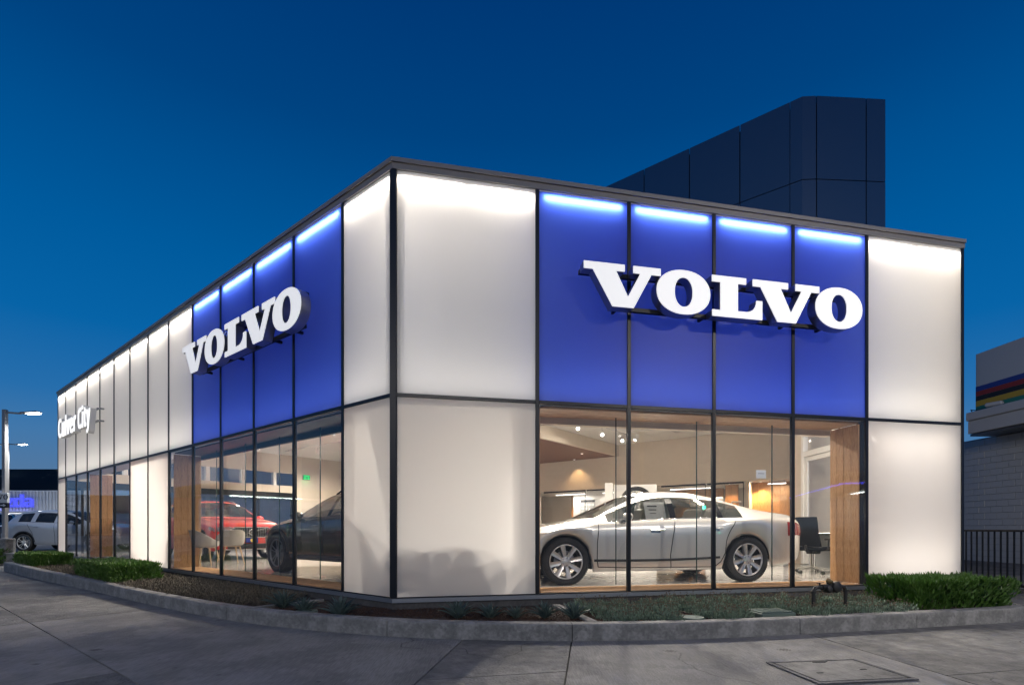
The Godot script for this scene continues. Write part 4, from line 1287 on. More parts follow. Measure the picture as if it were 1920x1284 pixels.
# ---------------------------------------------------------------- small things in the bed
func build_bed_things() -> void:
	var lid := thing("meter_box_lid", "rectangular grey green meter box lid among the sage plants", "utility lid", Vector3(2.86, 0.12, -5.72), 0.2)
	part(lid, "box_rim", boxm(Vector3(0.42, 0.07, 0.28), 0.008), M["lid_green"], Vector3(0, 0.03, 0))
	part(lid, "cover", boxm(Vector3(0.38, 0.012, 0.24), 0.004), M["lid_green"], Vector3(0, 0.072, 0))
	for x in 9:
		part(lid, "tread_rib", boxm(Vector3(0.012, 0.005, 0.22)), M["lid_green"], Vector3(-0.16 + 0.04 * x, 0.0805, 0))
	var k := 0
	for p in [Vector3(1.92, 0.12, -5.50), Vector3(-2.36, 0.12, -5.93)]:
		var rl := thing("valve_box_lid", "round green valve box lid " + ("among the sage plants" if k == 0 else "beside the spiky plants of the long facade"), "utility lid", p, 0, "round valve lids")
		var b := MB.new()
		b.xf = Transform3D(DOWN)
		b.lathe([Vector2(0.125, -0.02), Vector2(0.125, 0.035), Vector2(0.118, 0.042), Vector2(0.108, 0.042), Vector2(0.106, 0.037), Vector2(0.0, 0.039)], 28)
		part(rl, "rim", b.mesh(), M["lid_green"])
		part(rl, "finger_hole", boxm(Vector3(0.03, 0.003, 0.012)), M["joint"], Vector3(0.05, 0.0405, 0))
		k += 1
	# backflow preventer
	var bf := thing("backflow_valve", "dark painted pipe loop with backflow valve standing among the sage plants", "pipe valve", Vector3(3.70, 0.12, -6.02), 0.30)
	var b := MB.new()
	var x0 := -0.24
	var x1 := 0.24
	b.tube([Vector3(x0, -0.02, 0), Vector3(x0, 0.24, 0), Vector3(x0 + 0.01, 0.275, 0), Vector3(x0 + 0.03, 0.295, 0), Vector3(x0 + 0.06, 0.30, 0), Vector3(-0.11, 0.30, 0)], 0.021, 12)
	part(bf, "riser_pipe", b.mesh(), M["pipe_paint"])
	b = MB.new()
	b.tube([Vector3(x1, -0.02, 0), Vector3(x1, 0.24, 0), Vector3(x1 - 0.01, 0.275, 0), Vector3(x1 - 0.03, 0.295, 0), Vector3(x1 - 0.06, 0.30, 0), Vector3(0.10, 0.30, 0)], 0.021, 12)
	part(bf, "riser_pipe", b.mesh(), M["pipe_paint"])
	b = MB.new()
	b.tube([Vector3(-0.12, 0.30, 0), Vector3(0.11, 0.30, 0)], 0.034, 14)
	b.xf = Transform3D(Basis(), Vector3(0.055, 0.30, 0.02))
	b.lathe([Vector2(0.0, 0.055), Vector2(0.055, 0.05), Vector2(0.064, 0.035), Vector2(0.064, -0.05), Vector2(0.0, -0.055)], 22)
	b.xf = Transform3D(Basis(), Vector3(-0.05, 0.275, 0.02))
	b.lathe([Vector2(0.0, 0.045), Vector2(0.032, 0.042), Vector2(0.038, 0.03), Vector2(0.038, -0.04), Vector2(0.0, -0.045)], 18)
	b.xf = Transform3D(DOWN, Vector3(0.0, 0.35, 0))
	b.lathe([Vector2(0.032, -0.04), Vector2(0.036, 0.01), Vector2(0.026, 0.03), Vector2(0.012, 0.036), Vector2(0.0, 0.036)], 18)
	part(bf, "valve_body", b.mesh(), M["pipe_paint"])
	b = MB.new()
	b.xf = Transform3D(Basis(Vector3.RIGHT, 0.3), Vector3(-0.02, 0.37, 0.02))
	b.lathe([Vector2(0.0, 0.03), Vector2(0.022, 0.028), Vector2(0.026, 0.015), Vector2(0.026, -0.03)], 16)
	part(bf, "test_cock", b.mesh(), M["brass"])
	for x in [-0.15, 0.13]:
		b = MB.new()
		b.bar(Vector3(x - 0.05, 0.352, 0.01), Vector3(x + 0.05, 0.356, 0.01), 0.016, 0.007, 0.002)
		b.tube([Vector3(x, 0.31, 0), Vector3(x, 0.35, 0)], 0.009, 8)
		part(bf, "shutoff_handle", b.mesh(), M["pipe_paint"])
	for x in [x0, x1]:
		b = MB.new()
		b.tube([Vector3(x, 0.235, 0), Vector3(x, 0.262, 0)], 0.029, 12)
		part(bf, "pipe_fitting", b.mesh(), M["pipe_paint"])

# ---------------------------------------------------------------- cars
func lookup(t: Array, x: float) -> float:   # tables run from the nose to the tail
	if x >= t[0][0]: return t[0][1]
	for i in t.size() - 1:
		if x >= t[i + 1][0]:
			var f: float = (t[i][0] - x) / (t[i][0] - t[i + 1][0])
			var y0: float = t[maxi(i - 1, 0)][1]
			var y3: float = t[mini(i + 2, t.size() - 1)][1]
			var lin_ := lerpf(t[i][1], t[i + 1][1], f)
			var cub := cubic_interpolate(t[i][1], t[i + 1][1], y0, y3, f)
			var span: float = t[i][0] - t[i + 1][0]
			return lerpf(lin_, cub, 0.6 if span > 0.12 else 0.0)
	return t[-1][1]
func section(p: Dictionary, x: float) -> Array:   # half of the body's outline at x, from the sill to the middle of the top
	var w := lookup(p.wide, x)
	var wr := lookup(p.roof, x)
	var belt := lookup(p.belt, x)
	var top := maxf(lookup(p.top, x), belt + 0.015)
	var bot := lookup(p.bottom, x)
	for a in p.axles:
		var ra: float = p.radius + p.arch
		var dx: float = absf(x - a)
		if dx < ra: bot = maxf(bot, p.radius + sqrt(ra * ra - dx * dx))
	var y := func(f): return lerpf(bot, belt, f)
	var g := top - belt
	var ye := belt + g * 0.86
	var out := [Vector3(x, bot, w * 0.925), Vector3(x, y.call(0.06), w * 0.965), Vector3(x, y.call(0.22), w * 0.985), Vector3(x, y.call(0.45), w * 0.992), Vector3(x, y.call(0.70), w * 1.0), Vector3(x, y.call(0.86), w * 0.992), Vector3(x, y.call(0.94), w * 0.972), Vector3(x, belt, w * 0.94)]
	var wb := w * 0.94
	for k in [[0.10, 0.10], [0.36, 0.33], [0.64, 0.60], [0.88, 0.86], [1.0, 1.0]]:
		out.append(Vector3(x, lerpf(belt, ye, k[0]), lerpf(wb, wr, k[1])))
	for k in [[0.34, 0.93], [0.68, 0.72], [0.90, 0.42], [1.0, 0.0]]:
		out.append(Vector3(x, lerpf(ye, top, k[0]), wr * k[1]))
	return out
const SIDE_LOW := 8
const SIDE_HIGH := 11
const ROOF_EDGE := 12
func side_at(p: Dictionary, x: float, f: float) -> Vector3:   # on the flank, f 0 at the sill, 1 at the belt
	var s := section(p, x)
	var lo: float = s[0].y
	var yy := lerpf(lo, s[7].y, f)
	for i in 7:
		if s[i + 1].y >= yy:
			return s[i].lerp(s[i + 1], (yy - s[i].y) / maxf(s[i + 1].y - s[i].y, 1e-5))
	return s[7]
func wheel_into(car: Node3D, p: Dictionary, at: Vector3, outward: float, steer := 0.0) -> void:
	var r: float = p.radius
	var w: float = p.tyre
	var wh := holder(car, "wheel", at, Basis(Vector3.UP, (0.0 if outward > 0 else PI) + steer))
	var key := ["tyre", r, w, p.spokes]
	if not shared.has(key):
		var b := MB.new()
		var ri: float = r * 0.735
		b.lathe([Vector2(ri, -w * 0.42), Vector2(r * 0.86, -w * 0.5), Vector2(r * 0.965, -w * 0.47), Vector2(r * 0.995, -w * 0.36), Vector2(r, 0), Vector2(r * 0.995, w * 0.36), Vector2(r * 0.965, w * 0.47), Vector2(r * 0.86, w * 0.5), Vector2(r * 0.79, w * 0.48), Vector2(ri, w * 0.42)], 56)
		for k in 64:   # tread blocks
			var a := TAU * k / 64.0
			for z in [-0.34, -0.12, 0.12, 0.34]:
				b.xf = Transform3D(Basis(Vector3(0, 0, 1), a + z * 0.1), Vector3.ZERO)
				b.box(Vector3(r * 0.999, 0, z * w), Vector3(0.012, r * 0.07, w * 0.17))
		b.xf = Transform3D()
		shared[key] = b.mesh()
		# rim: barrel, lip, spokes, hub and bolts
		var q := MB.new()
		q.lathe([Vector2(ri * 0.99, -w * 0.42), Vector2(ri * 0.90, -w * 0.3), Vector2(ri * 0.90, w * 0.20), Vector2(ri * 0.93, w * 0.34)], 48)
		shared[["rim", r, w]] = q.mesh()
		q = MB.new()
		q.lathe([Vector2(ri * 0.93, w * 0.34), Vector2(ri * 0.935, w * 0.40), Vector2(ri * 0.955, w * 0.425), Vector2(ri * 1.0, w * 0.435), Vector2(ri * 1.005, w * 0.40)], 48)
		shared[["lip", r, w]] = q.mesh()
		q = MB.new()
		var ns: int = p.spokes
		for k in ns:
			q.xf = Transform3D(Basis(Vector3(0, 0, 1), TAU * k / ns + 0.2), Vector3.ZERO)
			if p.get("twin", false):
				for s in [-1.0, 1.0]:
					q.bar(Vector3(0.03, s * 0.008, w * 0.34), Vector3(ri * 0.95, s * 0.052, w * 0.40), 0.016, 0.022, 0.004)
			else:
				var h0 := 0.021
				var h1 := 0.037
				var x0 := 0.045
				var x1 := ri * 0.955
				var z0 := w * 0.33
				var z1 := w * 0.41
				for s in [0]:
					q.quad(Vector3(x0, -h0, z0), Vector3(x1, -h1, z1), Vector3(x1, -0.008, z1 - 0.004), Vector3(x0, -0.005, z0 - 0.004))
					q.quad(Vector3(x0, 0.005, z0 - 0.004), Vector3(x1, 0.008, z1 - 0.004), Vector3(x1, h1, z1), Vector3(x0, h0, z0))
					q.quad(Vector3(x0, -0.005, z0 - 0.004), Vector3(x1, -0.008, z1 - 0.004), Vector3(x1, 0.008, z1 - 0.004), Vector3(x0, 0.005, z0 - 0.004))
					q.quad(Vector3(x0, -h0, z0 - 0.05), Vector3(x1, -h1, z1 - 0.05), Vector3(x1, -h1, z1), Vector3(x0, -h0, z0))
					q.quad(Vector3(x0, h0, z0), Vector3(x1, h1, z1), Vector3(x1, h1, z1 - 0.05), Vector3(x0, h0, z0 - 0.05))
		q.xf = Transform3D()
		q.lathe([Vector2(0.078, w * 0.28), Vector2(0.076, w * 0.35), Vector2(0.066, w * 0.37), Vector2(0.035, w * 0.36), Vector2(0.03, w * 0.375), Vector2(0.0, w * 0.38)], 28)
		shared[["spokes", r, w, ns]] = q.mesh()
		q = MB.new()
		for k in 5:
			q.xf = Transform3D(Basis(), Vector3(cos(TAU * k / 5.0) * 0.052, sin(TAU * k / 5.0) * 0.052, 0))
			q.lathe([Vector2(0.0, w * 0.372), Vector2(0.009, w * 0.372), Vector2(0.0095, w * 0.35)], 8)
		shared[["bolts", r, w]] = q.mesh()
		q = MB.new()
		q.lathe([Vector2(0.0, w * 0.02), Vector2(0.155, w * 0.02), Vector2(0.16, 0.0), Vector2(0.0, -0.01)], 32)
		shared[["disc", r, w]] = q.mesh()
	part(wh, "tyre", shared[key], M["rubber"])
	part(wh, "rim", shared[["rim", r, w]], M["black_plastic"])
	part(wh, "rim_lip", shared[["lip", r, w]], M["alloy_dark"] if p.get("dark_rim", false) else M["alloy"])
	part(wh, "spokes", shared[["spokes", r, w, p.spokes]], M["alloy_dark"] if p.get("dark_rim", false) else M["alloy"])
	part(wh, "wheel_bolts", shared[["bolts", r, w]], M["chrome"])
	part(wh, "brake_disc", shared[["disc", r, w]], M["alloy_dark"])
func strip_on_side(p: Dictionary, src: Array, wd: float, lift: float, z: float) -> Mesh:   # narrow band laid on the flank along (x, f) points
	var rows := []
	var pts := []
	for i in src.size() - 1:
		for k in 8: pts.append([lerpf(src[i][0], src[i + 1][0], k / 8.0), lerpf(src[i][1], src[i + 1][1], k / 8.0)])
	pts.append(src[-1])
	for i in pts.size():
		var a: Vector3 = side_at(p, pts[i][0], pts[i][1])
		var q: Array = pts[mini(i + 1, pts.size() - 1)]
		var o: Array = pts[maxi(i - 1, 0)]
		var d: Vector3 = (side_at(p, q[0], q[1]) - side_at(p, o[0], o[1])).normalized()
		var across := Vector3(-d.y, d.x, 0).normalized() * wd * 0.5
		var out := Vector3(0, 0, lift)
		rows.append([Vector3((a - across).x, (a - across).y, a.z) - out * 0.5, Vector3((a - across).x, (a - across).y, a.z) + out, Vector3((a + across).x, (a + across).y, a.z) + out, Vector3((a + across).x, (a + across).y, a.z) - out * 0.5])
	if z < 0:
		for r in rows:
			for i in r.size(): r[i].z = -r[i].z
	var b := MB.new()
	b.grid(rows, z > 0)
	return b.mesh()
func car(label: String, called: String, at: Vector3, ry: float, p: Dictionary, paint: Material, group := "") -> Node3D:
	var c := thing(called, label, "car", at, ry, group)
	# stations
	var xs := []
	var x: float = p.top[0][0]
	while x > p.top[-1][0]:
		xs.append(x)
		x -= 0.04
	xs.append(p.top[-1][0])
	var marks: Array = [p.screen[0], p.screen[1], p.rear[0], p.rear[1]]
	for w in p.windows: marks.append_array(w)
	for a in p.axles:
		for s in [-1.0, 1.0]: marks.append(a + s * (p.radius + p.arch))
	for m in marks:
		var best := 1
		for i in range(1, xs.size() - 1):
			if absf(xs[i] - m) < absf(xs[best] - m): best = i
		xs[best] = m
	xs.sort()
	xs.reverse()
	var secs := []
	for v in xs: secs.append(section(p, v))
	var body := MB.new()
	var glass := {}
	var add := func(b: MB, i: int, j: int, z: float):
		var q := [secs[i][j], secs[i][j + 1], secs[i + 1][j + 1], secs[i + 1][j]]
		for k in 4: q[k] = Vector3(q[k].x, q[k].y, q[k].z * z)
		return q
	for z in [1.0, -1.0]:
		var idx := []
		for s in secs:
			var line := []
			for pt in s: line.append(body.vert(Vector3(pt.x, pt.y, pt.z * z)))
			idx.append(line)
		for i in xs.size() - 1:
			var xm: float = (xs[i] + xs[i + 1]) / 2
			for j in secs[0].size() - 1:
				var g := ""
				if j >= SIDE_LOW and j < SIDE_HIGH:
					for k in p.windows.size():
						if xm < p.windows[k][0] and xm > p.windows[k][1]: g = "side_window%d%s" % [k, "r" if z > 0 else "l"]
					if not g and xm < p.windows[0][0] and xm > p.windows[-1][1]: g = "pillar" + ("r" if z > 0 else "l")
				if j > ROOF_EDGE:
					if xm < p.screen[0] and xm > p.screen[1]: g = "windscreen"
					if xm < p.rear[0] and xm > p.rear[1]: g = "rear_window"
				if g:
					if not glass.has(g): glass[g] = MB.new()
					var q: Array = add.call(glass[g], i, j, z)
					if z > 0: glass[g].quad(q[0], q[3], q[2], q[1])
					else: glass[g].quad(q[0], q[1], q[2], q[3])
					continue
				if z > 0:
					body.tri_i(idx[i][j], idx[i + 1][j], idx[i + 1][j + 1])
					body.tri_i(idx[i][j], idx[i + 1][j + 1], idx[i][j + 1])
				else:
					body.tri_i(idx[i][j], idx[i + 1][j + 1], idx[i + 1][j])
					body.tri_i(idx[i][j], idx[i][j + 1], idx[i + 1][j + 1])
		for e in [0, xs.size() - 1]:   # close the nose and the tail
			var s: Array = secs[e]
			for j in s.size() - 1:
				var a := Vector3(s[j].x, s[j].y, s[j].z * z)
				var b := Vector3(s[j + 1].x, s[j + 1].y, s[j + 1].z * z)
				var o := Vector3(s[0].x, s[j].y, 0)
				var o2 := Vector3(s[0].x, s[j + 1].y, 0)
				if (e == 0) == (z > 0): body.quad(o, a, b, o2) if false else body.quad(a, o, o2, b)
				else: body.quad(o, a, b, o2)
	part(c, "body", body.mesh(), paint)
	for g in glass:
		part(c, "windscreen" if g == "windscreen" else "rear_window" if g == "rear_window" else "pillar_cover" if g.begins_with("pillar") else "side_window", glass[g].mesh(), (paint if p.get("body_pillars", false) else M["gloss_black"]) if g.begins_with("pillar") else p.get("glass", M["car_glass"]))
	# dark underside, wheel wells and cabin floor
	var un := MB.new()
	un.box(Vector3((p.axles[0] + p.axles[1]) / 2, p.sill + 0.09, 0), Vector3(p.axles[0] - p.axles[1] - 2 * p.radius - 0.1, 0.14, p.half * 1.72), 0.02)
	un.box(Vector3((p.axles[0] + p.axles[1]) / 2, p.sill + 0.20, 0), Vector3(p.axles[0] - p.axles[1] + 1.1, 0.10, p.half * 1.1), 0.02)
	part(c, "underbody", un.mesh(), M["black_plastic"])
	for a in p.axles:
		for z in [1.0, -1.0]:
			var ww := MB.new()
			var ra: float = p.radius + p.arch - 0.004
			var rows := []
			for k in 21:
				var th := PI * k / 20.0
				var q := Vector3(a + cos(th) * ra, p.radius + sin(th) * ra, 0)
				rows.append([Vector3(q.x, q.y, z * p.half * 0.955), Vector3(q.x, q.y, z * p.half * 0.62), Vector3(a, p.radius, z * p.half * 0.60)])
			ww.grid(rows, z > 0)
			part(c, "wheel_well", ww.mesh(), M["black_plastic"])
			wheel_into(c, p, Vector3(a, p.radius, z * (p.half - p.tyre * 0.5 - 0.005)), z, p.get("steer", 0.0) if a > 0 else 0.0)
	# seats, dashboard and steering wheel
	var fy: float = p.sill + 0.16
	for sx in [[0.08, 1.0], [0.08, -1.0], [-0.88, 1.0], [-0.88, -1.0]]:
		var st := holder(c, "seat", Vector3(sx[0], fy, 0.36 * sx[1]))
		part(st, "cushion", boxm(Vector3(0.50, 0.16, 0.50), 0.05), p.get("trim", M["seat_leather"]), Vector3(0, 0.17, 0))
		part(st, "backrest", boxm(Vector3(0.14, 0.62, 0.48), 0.05), p.get("trim", M["seat_leather"]), Vector3(-0.30, 0.52, 0), Basis(Vector3(0, 0, 1), 0.32))
		part(st, "headrest", boxm(Vector3(0.10, 0.18, 0.26), 0.04), p.get("trim", M["seat_leather"]), Vector3(-0.43, 0.90, 0), Basis(Vector3(0, 0, 1), 0.2))
	part(c, "dashboard", boxm(Vector3(0.42, 0.24, p.half * 1.5), 0.06), M["black_plastic"], Vector3(p.screen[0] - 0.36, lookup(p.belt, p.screen[0]) - 0.14, 0))
	var sw := MB.new()
	sw.xf = Transform3D(Basis(Vector3(0, 0, 1), 0.35) * Basis(Vector3.UP, PI / 2), Vector3(p.screen[0] - 0.68, lookup(p.belt, 0.3) - 0.02, -0.36))
	var ring := []
	for k in 25: ring.append(Vector3(cos(TAU * k / 24.0) * 0.18, sin(TAU * k / 24.0) * 0.18, 0))
	sw.tube(ring, 0.014, 8, false)
	part(c, "steering_wheel", sw.mesh(), M["black_plastic"])
	# door joints, handles, mirrors, bright lines
	for z in [1.0, -1.0]:
		for sm in p.seams:
			part(c, "door_joint", strip_on_side(p, sm, 0.013, 0.002, z), M["joint"])
		for h in p.handles:
			var q: Vector3 = side_at(p, h, 0.83)
			var hd := MB.new()
			hd.box(Vector3(0, 0, 0.012 * z), Vector3(0.22, 0.026, 0.022), 0.008)
			hd.box(Vector3(0.02, -0.022, 0.001 * z), Vector3(0.15, 0.05, 0.006), 0.002)
			part(c, "door_handle", hd.mesh(), M["chrome"] if p.get("bright", true) else paint, Vector3(q.x, q.y, q.z * z))
		var mq: Vector3 = section(p, p.mirror)[7]
		var mr := holder(c, "mirror", Vector3(p.mirror, mq.y + 0.01, mq.z * z))
		var mm := MB.new()
		var rows := []
		for k in 9:
			var f := k / 8.0
			var sc := pow(sin(PI * clampf(f, 0.04, 0.96)), 0.45)
			var row := []
			for a in 13:
				var th := TAU * a / 12.0
				row.append(Vector3(-0.07 + 0.02 * f + 0.075 * cos(th) * sc, 0.075 + 0.068 * sin(th) * sc, (0.03 + 0.215 * f) * z))
			rows.append(row)
		mm.grid(rows, z < 0)
		part(mr, "mirror_shell", mm.mesh(), paint)
		part(mr, "mirror_foot", boxm(Vector3(0.07, 0.06, 0.10), 0.015), M["black_plastic"], Vector3(-0.02, 0.0, 0.03 * z))
		var trim := []
		for w in p.windows:
			for k in 7:
				trim.append(lerpf(w[0], w[1], k / 6.0))
		var tb := MB.new()
		var line := []
		for v in trim:
			var s: Array = section(p, v)
			line.append(Vector3(v, s[8].y - 0.006, (s[8].z + 0.004) * z))
		tb.tube(line, 0.007, 6)
		part(c, "window_trim", tb.mesh(), M["chrome"] if p.get("bright", true) else M["black_plastic"])
		if p.has("moulding"):
			part(c, "side_moulding", strip_on_side(p, p.moulding, 0.035, 0.008, z), M["black_plastic"])
		if p.get("cladding", false):
			for a in p.axles:
				var cb := MB.new()
				var rws := []
				var ra: float = p.radius + p.arch
				for k in 19:
					var th := PI * (0.02 + 0.96 * k / 18.0)
					var y: float = p.radius + sin(th) * ra
					var y2: float = p.radius + sin(th) * (ra + 0.055)
					var q: Vector3 = side_at(p, clampf(a + cos(th) * ra, p.top[-1][0] + 0.05, p.top[0][0] - 0.05), 0.3)
					rws.append([Vector3(a + cos(th) * (ra - 0.005), y, (q.z - 0.03) * z), Vector3(a + cos(th) * ra, y, (q.z + 0.012) * z), Vector3(a + cos(th) * (ra + 0.055), y2, (q.z + 0.012) * z), Vector3(a + cos(th) * (ra + 0.06), y2, (q.z - 0.01) * z)])
				cb.grid(rws, z < 0)
				part(c, "arch_cladding", cb.mesh(), M["black_plastic"])
		if p.has("rails"):
			var rl := MB.new()
			var pts := []
			for k in 11:
				var v: float = lerpf(p.rails[0], p.rails[1], k / 10.0)
				var s: Array = section(p, v)
				pts.append(Vector3(v, s[13].y + (0.055 if k > 0 and k < 10 else 0.0), s[13].z * z))
			rl.tube(pts, 0.016, 8)
			part(c, "roof_rail", rl.mesh(), M["brushed"] if p.get("bright", true) else M["black_plastic"])
		# head and tail lamps wrap the corners
		for lampz in [["headlamp", p.head, M["lens_clear"]], ["tail_lamp", p.tail, M["lens_red"]]]:
			var lb := MB.new()
			var r2 := []
			for v in lampz[1][0]:
				var s: Array = section(p, v)
				var lo: Vector3 = side_at(p, v, lampz[1][1])
				var hi: Vector3 = side_at(p, v, lampz[1][2])
				r2.append([Vector3(v, lo.y, (lo.z + 0.001) * z), Vector3(v, lo.y, (lo.z + 0.007) * z), Vector3(v, (lo.y + hi.y) / 2, (maxf(lo.z, hi.z) + 0.008) * z), Vector3(v, hi.y, (hi.z + 0.007) * z), Vector3(v, hi.y, (hi.z - 0.01) * z)])
			lb.grid(r2, z > 0)
			part(c, lampz[0], lb.mesh(), lampz[2])
	return c

func car_paint(called: String, col: Color, metal: float, rough: float) -> StandardMaterial3D:
	var m := mat(called, col, rough, metal)
	m.clearcoat_enabled = true
	m.clearcoat = 1.0
	m.clearcoat_roughness = 0.03
	return m
func front_face(c: Node3D, p: Dictionary) -> void:   # grille with slanting bar and ring, lamps, lower intake, plate
	var x: float = p.top[0][0]
	var gr := holder(c, "grille", Vector3(x + 0.006, 0, 0))
	var y0 := 0.60
	var y1 := 0.86
	var w0 := 0.40
	var w1 := 0.47
	var b := MB.new()
	b.xf = Transform3D(Basis(Vector3.UP, PI / 2))
	b.extrude(PackedVector2Array([Vector2(-w0, y0), Vector2(w0, y0), Vector2(w1, y0 + 0.08), Vector2(w1, y1 - 0.03), Vector2(w1 - 0.04, y1), Vector2(-w1 + 0.04, y1), Vector2(-w1, y1 - 0.03), Vector2(-w1, y0 + 0.08)]), -0.06, 0.012)
	part(gr, "grille_mesh", b.mesh(), M["black_plastic"])
	b = MB.new()
	var loop := [Vector3(0.014, y0, -w0), Vector3(0.014, y0, w0), Vector3(0.014, y0 + 0.08, w1), Vector3(0.014, y1 - 0.03, w1), Vector3(0.014, y1, w1 - 0.04), Vector3(0.014, y1, -w1 + 0.04), Vector3(0.014, y1 - 0.03, -w1), Vector3(0.014, y0 + 0.08, -w1), Vector3(0.014, y0, -w0)]
	b.tube(loop, 0.012, 8, false)
	part(gr, "grille_surround", b.mesh(), M["chrome"])
	for k in 15:
		part(gr, "grille_bar", boxm(Vector3(0.012, y1 - y0 - 0.05, 0.012), 0.002), M["alloy_dark"], Vector3(0.018, (y0 + y1) / 2, -0.42 + 0.06 * k))
	b = MB.new()
	b.bar(Vector3(0.026, y0 + 0.01, 0.38), Vector3(0.026, y1 - 0.01, -0.38), 0.02, 0.008)
	part(gr, "slanting_bar", b.mesh(), M["chrome"])
	b = MB.new()
	b.xf = Transform3D(Basis(Vector3.UP, PI / 2), Vector3(0.030, (y0 + y1) / 2, 0))
	b.lathe([Vector2(0.055, 0.0), Vector2(0.058, 0.012), Vector2(0.078, 0.012), Vector2(0.082, 0.0)], 28)
	part(gr, "ring_emblem", b.mesh(), M["chrome"])
	for z in [1.0, -1.0]:
		var hl := holder(c, "front_lamp", Vector3(x - 0.02, 0.80, 0.66 * z), turn(-0.42 * z))
		part(hl, "lamp_housing", boxm(Vector3(0.10, 0.14, 0.38), 0.03), M["lens_clear"])
		part(hl, "lamp_strip", boxm(Vector3(0.012, 0.022, 0.30), 0.004), M["chrome"], Vector3(0.051, -0.005, 0))
		part(hl, "lamp_strip", boxm(Vector3(0.012, 0.09, 0.02), 0.004), M["chrome"], Vector3(0.051, 0.0, 0.13 * z))
	part(c, "lower_intake", boxm(Vector3(0.08, 0.13, 1.2), 0.02), M["black_plastic"], Vector3(x - 0.01, 0.37, 0))
	part(c, "skid_strip", boxm(Vector3(0.05, 0.03, 1.3), 0.01), M["brushed"], Vector3(x - 0.0, 0.285, 0))
	var pl := holder(c, "licence_plate", Vector3(x + 0.036, 0.52, 0))
	part(pl, "plate_frame", boxm(Vector3(0.012, 0.145, 0.33), 0.004), M["black_plastic"])
	part(pl, "plate_sheet", boxm(Vector3(0.006, 0.115, 0.305), 0.002), M["plate_blue"], Vector3(0.008, 0, 0))
	b = MB.new()
	b.xf = Transform3D(Basis(Vector3.UP, PI / 2), Vector3(0.0112, 0.0, 0))
	b.lathe([Vector2(0.045, 0.0), Vector2(0.044, 0.002), Vector2(0.0, 0.002)], 22)
	part(pl, "yellow_disc", b.mesh(), M["plate_yellow"])

